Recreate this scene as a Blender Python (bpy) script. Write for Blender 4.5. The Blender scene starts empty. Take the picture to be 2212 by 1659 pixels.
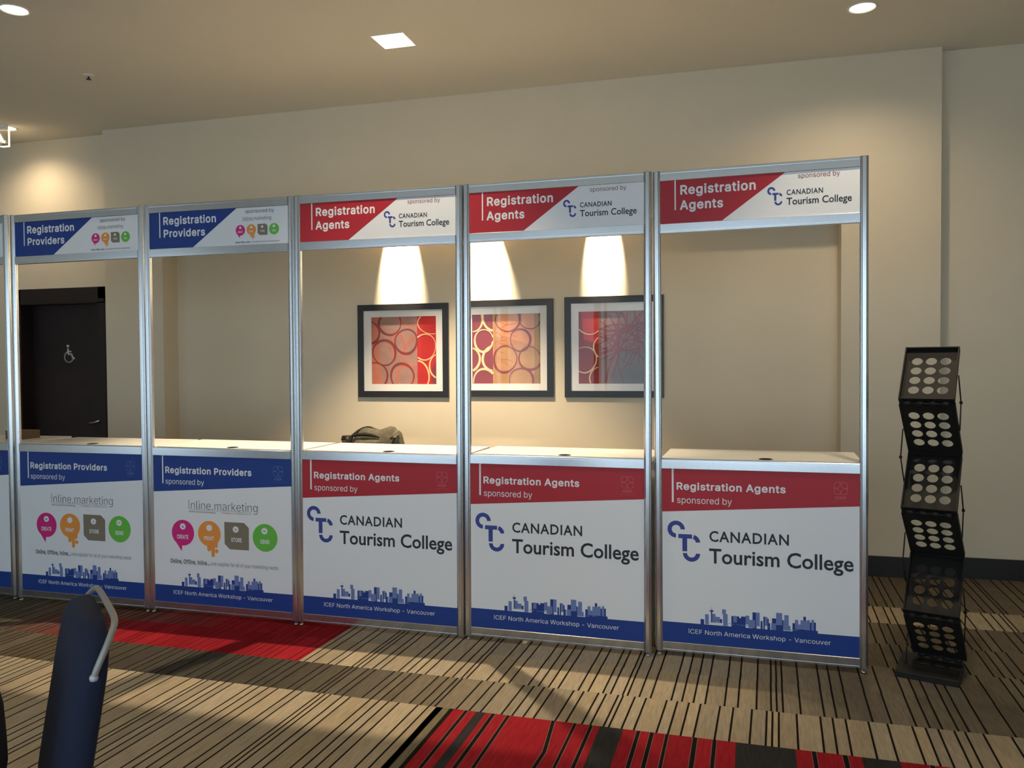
import bpy, bmesh, json, math, random
from mathutils import Vector, Matrix, noise
PI = math.pi
S = bpy.context.scene
COL = S.collection
random.seed(7)

# ------------------------------------------------------------------ camera
F_PX, YAW, PITCH, ROLL = 1779.99, -0.27312, -0.02480, -0.00669
CAM = (4.5352, -4.2864, 1.5256)
cd = bpy.data.cameras.new('camera')
cam = bpy.data.objects.new('camera', cd); COL.objects.link(cam)
cd.sensor_fit = 'HORIZONTAL'; cd.sensor_width = 36.0
cd.lens = F_PX / 2212.0 * 36.0
cd.clip_start = 0.02; cd.clip_end = 200
_f = Vector((math.sin(YAW)*math.cos(PITCH), math.cos(YAW)*math.cos(PITCH), math.sin(PITCH)))
_r0 = Vector((math.cos(YAW), -math.sin(YAW), 0)); _u0 = _r0.cross(_f)
_r = math.cos(ROLL)*_r0 + math.sin(ROLL)*_u0
_u = -math.sin(ROLL)*_r0 + math.cos(ROLL)*_u0
M = Matrix.Identity(4)
for i in range(3):
    M[i][0], M[i][1], M[i][2], M[i][3] = _r[i], _u[i], -_f[i], CAM[i]
cam.matrix_world = M
S.camera = cam

# ------------------------------------------------------------------ world, exposure
DAY = (0.64, 0.83, 1.0)
w = bpy.data.worlds.new('world'); S.world = w; w.use_nodes = True
bg = w.node_tree.nodes['Background']
bg.inputs['Color'].default_value = (*DAY, 1); bg.inputs['Strength'].default_value = 3.0
S.view_settings.view_transform = 'Standard'; S.view_settings.look = 'None'
S.view_settings.gamma = 1.0; S.view_settings.use_curve_mapping = False
S.view_settings.exposure = 0.0

WARM = (1.0, 0.80, 0.55)
P_SQUARE, P_ROUND, P_FRONT, P_PICTURE = 720, 65, 100, 900

# ------------------------------------------------------------------ materials
def lin(c):
    return tuple(((v/255)/12.92 if v/255 <= 0.04045 else ((v/255+0.055)/1.055)**2.4) for v in c)
def mat(name, col, rough=0.6, metal=0.0, spec=0.5, var=0.0, scale=40.0, bump=0.0, coat=0.0, emit=None, estr=0.0):
    m = bpy.data.materials.new(name); m.use_nodes = True
    nt = m.node_tree; b = nt.nodes['Principled BSDF']
    b.inputs['Base Color'].default_value = (*col, 1)
    b.inputs['Roughness'].default_value = rough; b.inputs['Metallic'].default_value = metal
    b.inputs['Specular IOR Level'].default_value = spec
    b.inputs['Coat Weight'].default_value = coat
    if emit:
        b.inputs['Emission Color'].default_value = (*emit, 1); b.inputs['Emission Strength'].default_value = estr
    if var or bump:
        tc = nt.nodes.new('ShaderNodeTexCoord'); n = nt.nodes.new('ShaderNodeTexNoise')
        n.inputs['Scale'].default_value = scale; n.inputs['Detail'].default_value = 4
        nt.links.new(tc.outputs['Object'], n.inputs['Vector'])
        if var:
            mr = nt.nodes.new('ShaderNodeMapRange')
            mr.inputs['From Min'].default_value = 0.3; mr.inputs['From Max'].default_value = 0.7
            mr.inputs['To Min'].default_value = 1-var; mr.inputs['To Max'].default_value = 1+var
            nt.links.new(n.outputs['Fac'], mr.inputs['Value'])
            mx = nt.nodes.new('ShaderNodeMix'); mx.data_type = 'RGBA'; mx.blend_type = 'MULTIPLY'
            mx.inputs['Factor'].default_value = 1.0
            mx.inputs[6].default_value = (*col, 1)
            nt.links.new(mr.outputs['Result'], mx.inputs[7])
            nt.links.new(mx.outputs[2], b.inputs['Base Color'])
        if bump:
            bp = nt.nodes.new('ShaderNodeBump'); bp.inputs['Strength'].default_value = bump
            bp.inputs['Distance'].default_value = 0.002
            nt.links.new(n.outputs['Fac'], bp.inputs['Height']); nt.links.new(bp.outputs['Normal'], b.inputs['Normal'])
    return m

WALLC = (0.70, 0.615, 0.465)
m_wall = mat('painted_wall', WALLC, 0.85, var=0.015, scale=3, bump=0.03)
m_ceil = mat('painted_ceiling', (0.77, 0.715, 0.60), 0.9, var=0.01, scale=2)
m_base = mat('dark_baseboard', (0.012, 0.008, 0.007), 0.45)
m_door = mat('dark_door_wood', (0.020, 0.010, 0.009), 0.45, var=0.2, scale=8)
m_casing = mat('dark_casing_wood', (0.018, 0.010, 0.009), 0.4)
m_alu = mat('brushed_aluminium', (0.70, 0.71, 0.72), 0.24, metal=1.0, var=0.03, scale=60)
m_groove = mat('aluminium_groove', (0.22, 0.22, 0.23), 0.5, metal=1.0)
m_chrome = mat('satin_chrome', (0.7, 0.68, 0.64), 0.25, metal=1.0)
m_white = mat('white_printed_board', (0.80, 0.80, 0.80), 0.42, spec=0.35)
m_red = mat('red_print', (0.43, 0.018, 0.028), 0.42, spec=0.35)
m_blue = mat('blue_print', (0.012, 0.045, 0.24), 0.42, spec=0.35)
m_navy = mat('navy_logo_print', (0.03, 0.05, 0.27), 0.45)
m_ink = mat('black_print', (0.013, 0.015, 0.022), 0.45)
m_grey = mat('grey_print', (0.10, 0.10, 0.115), 0.45)
m_pink = mat('magenta_print', (0.66, 0.008, 0.20), 0.45)
m_orange = mat('orange_print', (0.85, 0.30, 0.045), 0.45)
m_taupe = mat('taupe_print', (0.22, 0.18, 0.12), 0.45)
m_green = mat('green_print', (0.13, 0.50, 0.05), 0.45)
m_sky = mat('pale_blue_print', (0.15, 0.21, 0.45), 0.45)
m_fred = mat('faded_pink_print', (0.55, 0.10, 0.12), 0.45)
m_fblue = mat('faded_blue_print', (0.10, 0.17, 0.38), 0.45)
m_maroon = mat('maroon_print', (0.20, 0.035, 0.06), 0.45)
m_top = mat('white_laminate', (0.80, 0.79, 0.74), 0.28, spec=0.5)
m_hole = mat('black_plastic', (0.012, 0.012, 0.012), 0.5)
m_rack = mat('black_powder_coat', (0.012, 0.011, 0.010), 0.6, spec=.25, bump=0.1, scale=400)
m_frame = mat('black_picture_frame', (0.012, 0.010, 0.009), 0.35)
m_mat = mat('white_mat_board', (0.78, 0.76, 0.73), 0.8)
m_navyfab = mat('navy_upholstery', (0.006, 0.010, 0.030), 0.9, var=0.2, scale=300, bump=0.2)
m_brownfab = mat('dark_brown_upholstery', (0.035, 0.024, 0.026), 0.9, var=0.2, scale=300, bump=0.2)
m_tube = mat('grey_steel_tube', (0.32, 0.30, 0.27), 0.5, metal=0.3)
m_screw = mat('pale_end_cap', (0.45, 0.46, 0.50), 0.4)
m_lens = mat('lit_lamp_lens', (1, 1, 1), 0.5, emit=(1.0, 0.93, 0.78), estr=5.0)
m_trim = mat('white_lamp_trim', (0.8, 0.77, 0.7), 0.4)
m_canvas = mat('olive_canvas', (0.11, 0.098, 0.066), 0.9, var=0.25, scale=30, bump=0.4)
m_canvas2 = mat('pale_olive_canvas', (0.15, 0.135, 0.092), 0.9, var=0.2, scale=30, bump=0.4)
m_strap = mat('black_webbing', (0.012, 0.011, 0.008), 0.85)
m_cup = mat('red_paper_cup', (0.40, 0.012, 0.014), 0.5)
m_cupw = mat('cream_paper_band', (0.62, 0.52, 0.42), 0.6)
m_lid = mat('black_cup_lid', (0.012, 0.010, 0.007), 0.35)
m_cardboard = mat('brown_cardboard', (0.12, 0.085, 0.05), 0.9)
m_sign = mat('lit_sign_edge', (0.9, 0.88, 0.75), 0.4, emit=(1.0, 0.95, 0.78), estr=0.9)

def mk_glass(name, mixf=0.10, tint=(1, 1, 1)):
    m = bpy.data.materials.new(name); m.use_nodes = True
    nt = m.node_tree; nt.nodes.clear()
    o = nt.nodes.new('ShaderNodeOutputMaterial'); t = nt.nodes.new('ShaderNodeBsdfTransparent')
    t.inputs['Color'].default_value = (*tint, 1)
    g = nt.nodes.new('ShaderNodeBsdfGlossy'); g.inputs['Roughness'].default_value = 0.02
    lw = nt.nodes.new('ShaderNodeLayerWeight'); lw.inputs['Blend'].default_value = 0.5
    pw = nt.nodes.new('ShaderNodeMath'); pw.operation = 'POWER'; pw.inputs[1].default_value = 5.0
    fr = nt.nodes.new('ShaderNodeMath'); fr.operation = 'MULTIPLY_ADD'; fr.inputs[1].default_value = 0.9; fr.inputs[2].default_value = 0.035
    nt.links.new(lw.outputs['Facing'], pw.inputs[0]); nt.links.new(pw.outputs[0], fr.inputs[0])
    mx = nt.nodes.new('ShaderNodeMixShader')
    nt.links.new(fr.outputs[0], mx.inputs[0]); nt.links.new(t.outputs[0], mx.inputs[1])
    nt.links.new(g.outputs[0], mx.inputs[2]); nt.links.new(mx.outputs[0], o.inputs[0])
    return m
m_glass = mk_glass('clear_glass')

def mk_carpet():
    m = bpy.data.materials.new('patterned_carpet'); m.use_nodes = True
    nt = m.node_tree; b = nt.nodes['Principled BSDF']; L = nt.links
    b.inputs['Roughness'].default_value = 1.0; b.inputs['Specular IOR Level'].default_value = 0.05
    a = nt.nodes.new('ShaderNodeAttribute'); a.attribute_name = 'weave'
    tc = nt.nodes.new('ShaderNodeTexCoord')
    n1 = nt.nodes.new('ShaderNodeTexNoise'); n1.inputs['Scale'].default_value = 420; n1.inputs['Detail'].default_value = 3
    mp = nt.nodes.new('ShaderNodeMapping'); mp.inputs['Scale'].default_value = (90, 9, 1)
    n2 = nt.nodes.new('ShaderNodeTexNoise'); n2.inputs['Scale'].default_value = 1.0; n2.inputs['Detail'].default_value = 4
    L.new(tc.outputs['Object'], n1.inputs['Vector']); L.new(tc.outputs['Object'], mp.inputs['Vector']); L.new(mp.outputs[0], n2.inputs['Vector'])
    def rng(src, lo, hi):
        r = nt.nodes.new('ShaderNodeMapRange'); r.inputs['From Min'].default_value = 0.3; r.inputs['From Max'].default_value = 0.7
        r.inputs['To Min'].default_value = lo; r.inputs['To Max'].default_value = hi
        L.new(src, r.inputs['Value']); return r.outputs['Result']
    v1 = rng(n1.outputs['Fac'], 0.72, 1.28); v2 = rng(n2.outputs['Fac'], 0.84, 1.16)
    mu = nt.nodes.new('ShaderNodeMath'); mu.operation = 'MULTIPLY'; L.new(v1, mu.inputs[0]); L.new(v2, mu.inputs[1])
    mx = nt.nodes.new('ShaderNodeMix'); mx.data_type = 'RGBA'; mx.blend_type = 'MULTIPLY'; mx.inputs['Factor'].default_value = 1
    L.new(a.outputs['Color'], mx.inputs[6]); L.new(mu.outputs[0], mx.inputs[7]); L.new(mx.outputs[2], b.inputs['Base Color'])
    bp = nt.nodes.new('ShaderNodeBump'); bp.inputs['Strength'].default_value = 0.5; bp.inputs['Distance'].default_value = 0.003
    L.new(n1.outputs['Fac'], bp.inputs['Height']); L.new(bp.outputs['Normal'], b.inputs['Normal'])
    return m
m_carpet = mk_carpet()

# ------------------------------------------------------------------ mesh helpers
class MB:
    def __init__(s): s.v = []; s.f = []; s.mi = []; s.sm = []; s.mats = []
    def mid(s, m):
        if m not in s.mats: s.mats.append(m)
        return s.mats.index(m)
    def add(s, vs, fs, m, smooth=False):
        o = len(s.v); k = s.mid(m); s.v += [tuple(p) for p in vs]
        for f in fs:
            s.f.append(tuple(i+o for i in f)); s.mi.append(k); s.sm.append(smooth)
    def box(s, a, b, m, xf=None):
        (x0, y0, z0), (x1, y1, z1) = a, b
        v = [Vector(p) for p in ((x0,y0,z0),(x1,y0,z0),(x1,y1,z0),(x0,y1,z0),(x0,y0,z1),(x1,y0,z1),(x1,y1,z1),(x0,y1,z1))]
        if xf: v = [xf @ p for p in v]
        s.add(v, [(3,2,1,0),(4,5,6,7),(0,1,5,4),(1,2,6,5),(2,3,7,6),(3,0,4,7)], m)
    def prism(s, poly, axis, lo, hi, m, smooth=False, cap=True):
        # poly: 2D points, counter-clockwise in the two remaining axes (cyclic order)
        n = len(poly)
        def P(p, t):
            return {'x': (t, p[0], p[1]), 'y': (p[0], t, p[1]), 'z': (p[0], p[1], t)}[axis]
        v = [P(p, lo) for p in poly] + [P(p, hi) for p in poly]
        f = [(i, (i+1) % n, (i+1) % n + n, i+n) for i in range(n)]
        if cap: f += [tuple(range(n-1, -1, -1)), tuple(range(n, 2*n))]
        s.add(v, f, m, smooth)
    def lathe(s, prof, c, m, n=24, axis='z', smooth=True):
        v = []; f = []
        for r, h in prof:
            for k in range(n):
                a = 2*PI*k/n; x, y = r*math.cos(a), r*math.sin(a)
                p = {'z': (x, y, h), 'y': (x, h, y), 'x': (h, x, y)}[axis]
                v.append((p[0]+c[0], p[1]+c[1], p[2]+c[2]))
        for i in range(len(prof)-1):
            for k in range(n):
                k2 = (k+1) % n
                f.append((i*n+k, i*n+k2, (i+1)*n+k2, (i+1)*n+k))
        if prof[0][0] > 1e-6: f.append(tuple(range(n-1, -1, -1)))
        if prof[-1][0] > 1e-6: f.append(tuple((len(prof)-1)*n+k for k in range(n)))
        s.add(v, f, m, smooth)
    def tube(s, pts, r, m, n=10, smooth=True):
        pts = [Vector(p) for p in pts]; v = []; f = []
        up = Vector((0, 0, 1)); prev = None
        for i, p in enumerate(pts):
            t = (pts[min(i+1, len(pts)-1)] - pts[max(i-1, 0)]).normalized()
            if prev is None:
                a = up if abs(t.dot(up)) < 0.9 else Vector((1, 0, 0))
                x = t.cross(a).normalized()
            else:
                x = (prev - t*prev.dot(t)).normalized()
            prev = x; y = t.cross(x); rr = r[i] if isinstance(r, (list, tuple)) else r
            for k in range(n):
                an = 2*PI*k/n; v.append(p + (x*math.cos(an)+y*math.sin(an))*rr)
        for i in range(len(pts)-1):
            for k in range(n):
                k2 = (k+1) % n; f.append((i*n+k, i*n+k2, (i+1)*n+k2, (i+1)*n+k))
        f.append(tuple(range(n-1, -1, -1))); f.append(tuple((len(pts)-1)*n+k for k in range(n)))
        s.add(v, f, m, smooth)
    def mesh(s, name, fix=True):
        me = bpy.data.meshes.new(name); me.from_pydata(s.v, [], s.f)
        for m in s.mats: me.materials.append(m)
        me.polygons.foreach_set('material_index', s.mi)
        me.polygons.foreach_set('use_smooth', s.sm); me.update()
        if fix:
            bm = bmesh.new(); bm.from_mesh(me); bmesh.ops.recalc_face_normals(bm, faces=bm.faces); bm.to_mesh(me); bm.free()
        return me
    def obj(s, name, parent=None, fix=True):
        return link(name, s.mesh(name, fix), parent)

def link(name, data, parent=None):
    o = bpy.data.objects.new(name, data); COL.objects.link(o)
    if parent: o.parent = parent
    return o
def empty(name, loc=(0, 0, 0), rot=(0, 0, 0)):
    o = bpy.data.objects.new(name, None); COL.objects.link(o); o.location = loc; o.rotation_euler = rot
    o.empty_display_size = 0.1
    return o
def tag(o, label, cat, group=None):
    o['label'] = label; o['category'] = cat
    if group: o['group'] = group
    return o
def struct(o, label=None):
    o['kind'] = 'structure'
    if label: o['label'] = label
    return o
def copy_tree(o, parent=None):
    c = o.copy(); COL.objects.link(c)
    if parent: c.parent = parent
    for ch in list(o.children): copy_tree(ch, c)
    return c
def circ(cx, cy, rx, ry=None, a0=0, a1=360, n=40):
    ry = rx if ry is None else ry
    k = n if abs(a1-a0) < 359.9 else n
    return [(cx+rx*math.cos(math.radians(a0+(a1-a0)*i/k)), cy+ry*math.sin(math.radians(a0+(a1-a0)*i/k))) for i in range(k + (0 if abs(a1-a0) > 359.9 else 1))]

# ------------------------------------------------------------------ room shell
HC = 3.68; YF = 2.01; YA = 2.21; YL = 2.13; YR = 2.11
XA0, XA1 = -0.479, 5.210; XB0, XB1 = -1.10, 5.852
XW0, XW1, YW0 = -5.5, 8.6, -6.5
DX0, DX1, DZ = -2.25, -1.205, 2.27

# carpet ------------------------------------------------------------
GL = [.902,.962,1.001,1.059,1.084,1.181,1.22,1.266,1.364,1.429,1.538,1.585,1.637,1.70,1.732,1.801,1.903,1.972,1.999,2.056,2.098,2.142,2.243,2.286,2.336,2.386]
GR = [2.473,2.517,2.609,2.635,2.662,2.723,2.763,2.864,2.909,2.955,3.006,3.098,3.150,3.196,3.221,3.323,3.384,3.436,3.531,3.580,3.630,3.676,3.772,3.819,3.888,3.924,3.980,4.002,4.056,4.107,4.200,4.247,4.298,4.349,4.433,4.490,4.569,4.631,4.655,4.681,4.754,4.850,4.899,4.951,5.041,5.115,5.210,5.261,5.308,5.368,5.408,5.475,5.578]
LINES = [x-1.53*k for k in (4, 3, 2, 1) for x in GL if x-1.53*k < .86 and x > .86 and x < 2.39] + GL + GR
LINES = sorted(x for x in LINES if x > XW0-.2)
x = 5.578; i = 0
while x < XW1+.2:
    d = GR[(i+7) % len(GR)+0] - GR[(i+6) % len(GR)]
    if d <= 0: d = 0.05
    x += d; LINES.append(x); i += 1
BEI = (.265, .218, .150); BEG = (.235, .203, .158); BRN = (.105, .087, .062); BR2 = (.13, .108, .078)
DRK = (.038, .036, .030); REDC = (.175, .008, .012); REDB = (.215, .011, .016); BLK = (.009, .007, .005); DGR = (.024, .023, .022); PNK = (.16, .085, .08)
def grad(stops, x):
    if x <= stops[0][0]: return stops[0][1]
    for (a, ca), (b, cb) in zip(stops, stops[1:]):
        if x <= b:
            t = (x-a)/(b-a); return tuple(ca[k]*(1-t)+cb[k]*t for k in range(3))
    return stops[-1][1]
SK = -0.011
def yb(y, x): return y + (SK*(x-2.5) if y < 0.4 else 0.02*(x-5.4) if x > 5 else 0)
# (y0, y1, line shift at y0, tilt, colour stops)
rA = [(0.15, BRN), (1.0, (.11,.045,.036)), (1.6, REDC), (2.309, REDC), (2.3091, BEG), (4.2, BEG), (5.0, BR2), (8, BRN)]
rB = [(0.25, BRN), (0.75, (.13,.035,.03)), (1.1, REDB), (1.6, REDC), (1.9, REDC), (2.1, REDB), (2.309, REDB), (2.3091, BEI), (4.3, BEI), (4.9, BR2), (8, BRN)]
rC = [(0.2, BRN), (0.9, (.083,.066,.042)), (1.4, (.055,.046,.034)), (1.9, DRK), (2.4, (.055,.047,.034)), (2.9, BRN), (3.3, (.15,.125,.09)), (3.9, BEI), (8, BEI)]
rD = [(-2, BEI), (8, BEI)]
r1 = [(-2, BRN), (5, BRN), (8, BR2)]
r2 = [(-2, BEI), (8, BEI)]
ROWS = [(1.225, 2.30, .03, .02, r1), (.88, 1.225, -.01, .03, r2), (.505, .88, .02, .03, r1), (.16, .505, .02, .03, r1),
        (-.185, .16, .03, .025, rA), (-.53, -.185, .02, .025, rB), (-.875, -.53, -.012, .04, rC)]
y = -.875; k = 0
while y > YW0-.1:
    y2 = y-1.38; ROWS.append((y2, y, 0.0 if k == 0 else .02*((k*7) % 3-1), .024, [rD, rC, rB, r1][k % 4] if k else rD)); y = y2; k += 1
RB = [(3.222,3.252,'k'),(3.252,3.286,'o'),(3.286,3.306,'k'),(3.306,3.355,'r'),(3.355,3.375,'k'),(3.375,3.411,'r'),(3.411,3.454,'g'),(3.454,3.479,'r'),(3.479,3.501,'k'),(3.501,3.548,'r'),(3.548,3.567,'k'),(3.567,3.747,'r'),(3.747,3.767,'k'),(3.767,3.844,'r'),(3.844,3.861,'k'),(3.861,3.912,'r'),(3.912,3.931,'k'),(3.931,3.958,'r'),(3.958,4.056,'g'),(4.056,4.110,'r'),(4.110,4.130,'k'),(4.130,4.165,'r'),(4.165,4.186,'k'),(4.186,4.228,'r'),(4.228,4.246,'k'),(4.246,4.338,'r'),(4.338,4.361,'k'),(4.361,4.416,'r'),(4.416,4.436,'k'),(4.436,4.509,'r'),(4.509,4.735,'g'),(4.735,4.793,'r'),(4.793,4.814,'k'),(4.814,4.905,'r'),(4.905,4.928,'k'),(4.928,4.976,'r'),(4.976,5.112,'g'),(5.112,5.212,'r'),(5.212,5.234,'k'),(5.234,5.284,'r'),(5.284,5.309,'k'),(5.309,5.46,'r'),(5.46,5.48,'k'),(5.48,5.62,'r'),(5.62,5.70,'g')]
def floor_mesh():
    v = []; f = []; c = []
    def quad(x0, x1, y0, y1, sh, ti, c0, c1):
        o = len(v)
        for (xx, yy) in ((x0, y0), (x1, y0), (x1, y1), (x0, y1)):
            v.append((xx+sh+ti*(yy-y0), yb(yy, xx), 0))
        f.append((o, o+1, o+2, o+3)); c.extend([c0, c1, c1, c0])
    rnd = random.Random(3)
    for (y0, y1, sh, ti, st) in ROWS:
        isD = abs(y1+.875) < 1e-6
        edges = []
        for xl in LINES:
            edges.append((xl, xl+.0085))
        px = XW0-.25
        segs = []
        for a, b in edges:
            if a > px: segs.append((px, a, 's'))
            segs.append((max(a, px), b, 'l')); px = b
        segs.append((px, XW1+.3, 's'))
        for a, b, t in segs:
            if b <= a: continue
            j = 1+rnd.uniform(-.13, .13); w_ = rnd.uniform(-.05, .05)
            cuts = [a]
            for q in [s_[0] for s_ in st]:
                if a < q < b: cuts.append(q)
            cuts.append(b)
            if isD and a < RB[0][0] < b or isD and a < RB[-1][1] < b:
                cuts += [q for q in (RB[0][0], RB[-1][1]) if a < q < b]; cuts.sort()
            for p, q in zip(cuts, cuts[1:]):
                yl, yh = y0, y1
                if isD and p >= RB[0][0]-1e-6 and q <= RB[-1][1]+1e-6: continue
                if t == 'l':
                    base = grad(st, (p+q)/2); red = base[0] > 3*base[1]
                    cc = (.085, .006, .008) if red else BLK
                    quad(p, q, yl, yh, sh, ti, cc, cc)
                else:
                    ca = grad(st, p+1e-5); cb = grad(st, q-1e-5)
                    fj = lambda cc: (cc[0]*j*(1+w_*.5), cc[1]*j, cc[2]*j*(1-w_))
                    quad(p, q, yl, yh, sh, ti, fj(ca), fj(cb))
    o = len(v); v.extend([(XW0-.3, YW0-.3, -.006), (XW1+.4, YW0-.3, -.006), (XW1+.4, 2.35, -.006), (XW0-.3, 2.35, -.006)])
    f.append((o, o+1, o+2, o+3)); c.extend([BRN]*4)
    # red stripe block in front of the counters
    for a, b, t in RB:
        cc = {'k': BLK, 'r': REDB, 'g': DGR, 'o': (.125, .107, .067)}[t]
        y1 = -.875; y0 = -.875-1.38
        j = rnd.uniform(-.1, .1) if t == 'r' else 0
        cc = tuple(q*(1+j) for q in cc)
        ys = [y0, -1.62, -1.30, -1.16, y1]
        bend = [(.0, .0, .012, .036, 0), (.0, .0, .012, .036, 0)] if abs(a-3.747) < 1e-6 else None
        def off(e, i_):
            if abs(e-3.747) < 1e-6 or abs(e-3.767) < 1e-6: return (.0, .0, .022, .030, 0)[i_]
            return 0
        def strip(ea, eb, oa, ob, col):
            for i_ in range(4):
                o = len(v)
                for (e, od, ii) in ((ea, oa, i_), (eb, ob, i_), (eb, ob, i_+1), (ea, oa, i_+1)):
                    xx = e+od+off(e, ii)+.008*(ys[ii]-y1); v.append((xx, yb(ys[ii], xx), 0))
                f.append((o, o+1, o+2, o+3)); c.extend([col]*4)
        e0 = .0028 if t in 'kg' and a > 3.3 else 0
        if e0 and t == 'k':
            strip(a, a, 0, e0, PNK); strip(a, b, e0, -e0, cc); strip(b, b, -e0, 0, PNK)
        else:
            strip(a, b, 0, 0, cc)
    me = bpy.data.meshes.new('floor'); me.from_pydata(v, [], f)
    ca = me.color_attributes.new('weave', 'FLOAT_COLOR', 'CORNER')
    ca.data.foreach_set('color', [q for cc in c for q in (*cc, 1.0)])
    me.materials.append(m_carpet)
    return me
fl = link('floor', floor_mesh()); struct(fl, 'striped brown and beige carpet with red patches')

# ceiling with cut-outs for the recessed lamps -----------------------
RL = [(0.30, -0.25), (5.237, 1.185), (-1.86, 1.70), (2.77, -0.25+.0), (5.24, -0.55), (0.30, -2.9), (2.77, -2.9), (5.24, -2.9)]
RL[3] = (2.77, -0.62)
SQ = (2.295, 0.845)
def ceiling_mesh():
    cells = [(x-.11, y-.11, x+.11, y+.11, 'c', x, y) for x, y in RL] + [(SQ[0]-.116, SQ[1]-.116, SQ[0]+.116, SQ[1]+.116, 's', 0, 0)]
    xs = sorted(set([XW0-.2, XW1+.2] + [q for c in cells for q in (c[0], c[2])])); ys = sorted(set([YW0-.2, 2.35] + [q for c in cells for q in (c[1], c[3])]))
    mb = MB()
    for x0, x1 in zip(xs, xs[1:]):
        for y0, y1 in zip(ys, ys[1:]):
            cx, cy = (x0+x1)/2, (y0+y1)/2
            hit = [c for c in cells if c[0] < cx < c[2] and c[1] < cy < c[3]]
            if hit: continue
            mb.add([(x0, y0, HC), (x0, y1, HC), (x1, y1, HC), (x1, y0, HC)], [(0, 1, 2, 3)], m_ceil)
    for c in cells:
        if c[4] == 'c':
            n = 32; x, y = c[5], c[6]; v = []; f = []
            for k in range(n):
                a = 2*PI*k/n; ca, sa = math.cos(a), math.sin(a); s_ = .11/max(abs(ca), abs(sa))
                v += [(x+.078*ca, y+.078*sa, HC), (x+s_*ca, y+s_*sa, HC)]
            for k in range(n):
                k2 = (k+1) % n; f.append((2*k, 2*k+1, 2*k2+1, 2*k2))
            mb.add(v, f, m_ceil)
    mb.box((XW0-.2, YW0-.2, HC+.25), (XW1+.2, 2.35, HC+.3), m_ceil)
    return mb.mesh('ceiling', fix=False)
struct(link('ceiling', ceiling_mesh()), 'plain cream ceiling with recessed lamps')

# walls -----------------------------------------------------------------
mb = MB(); T = 0.16
mb.box((XB0, YF, 0), (XA0, YA+T, HC), m_wall)
mb.box((XA1, YF, 0), (XB1, YA+T, HC), m_wall)
mb.box((XA0, YF, 2.62), (XA1, YF+.04, HC), m_wall)
mb.box((XA0, YA, 0), (XA1, YA+T, HC), m_wall)
mb.box((XA0, YF+.04, 3.52), (XA1, YA, HC), m_wall)
struct(mb.obj('wall_back'), 'beige feature wall with a shallow lit picture recess')
mb = MB()
mb.box((XW0, YL, 0), (DX0+.02, YL+.2, HC), m_wall)
mb.box((DX1-.02, YL, 0), (XB0, YL+.2, HC), m_wall)
mb.box((DX0+.02, YL, DZ-.02), (DX1-.02, YL+.2, HC), m_wall)
struct(mb.obj('wall_back_left'), 'beige wall set back around the dark door')
mb = MB(); mb.box((XB1, YR, 0), (XW1, YR+.2, HC), m_wall)
struct(mb.obj('wall_back_right'), 'beige wall set back behind the brochure rack')
mb = MB(); mb.box((XW0-.15, YW0, 0), (XW0, 2.33, HC), m_wall); struct(mb.obj('wall_left'))
mb = MB(); mb.box((XW1, YW0, 0), (XW1+.15, 2.33, HC), m_wall); struct(mb.obj('wall_right'))
# front wall with windows (behind the camera): daylight enters here
WIN = [(-5.2, -3.3), (-1.0, 0.85), (1.15, 3.0), (3.3, 5.2), (5.5, 8.2)]
WZ0, WZ1 = 0.12, 3.0
mb = MB(); px = XW0
for a, b in WIN:
    mb.box((px, YW0-.2, 0), (a, YW0, HC), m_wall); px = b
    mb.box((a, YW0-.2, 0), (b, YW0, WZ0), m_wall); mb.box((a, YW0-.2, WZ1), (b, YW0, HC), m_wall)
mb.box((px, YW0-.2, 0), (XW1, YW0, HC), m_wall)
struct(mb.obj('wall_front'))
for i_, (a, b) in enumerate(WIN):
    e = struct(empty('window_%d' % (i_+1), ((a+b)/2, YW0-.1, WZ0)))
    mb = MB(); hw = (b-a)/2; hh = WZ1-WZ0
    for q in ((-hw, -.03, 0, -hw+.05, .03, hh), (hw-.05, -.03, 0, hw, .03, hh), (-hw, -.03, 0, hw, .03, .05), (-hw, -.03, hh-.05, hw, .03, hh), (-.02, -.03, 0, .02, .03, hh)):
        mb.box(q[:3], q[3:], m_base)
    mb.obj('window_frame', e)
    mb = MB(); mb.add([(-hw, 0, 0), (hw, 0, 0), (hw, 0, hh), (-hw, 0, hh)], [(0, 1, 2, 3)], m_glass); mb.obj('glass_pane', e)
mb = MB(); HB = 0.145
mb.box((XB0, YF-.015, 0), (XA0, YF, HB), m_base); mb.box((XA0, YA-.015, 0), (XA1, YA, HB), m_base); mb.box((XA1, YF-.015, 0), (XB1, YF, HB), m_base)
struct(mb.obj('baseboard_back'), 'dark brown baseboard along the feature wall')
mb = MB(); mb.box((XB1, YR-.015, 0), (XW1, YR, HB), m_base); struct(mb.obj('baseboard_back_right'), 'dark brown baseboard behind the brochure rack')
mb = MB(); mb.box((XW0, YL-.015, 0), (DX0, YL, HB), m_base); struct(mb.obj('baseboard_back_left'))

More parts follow.
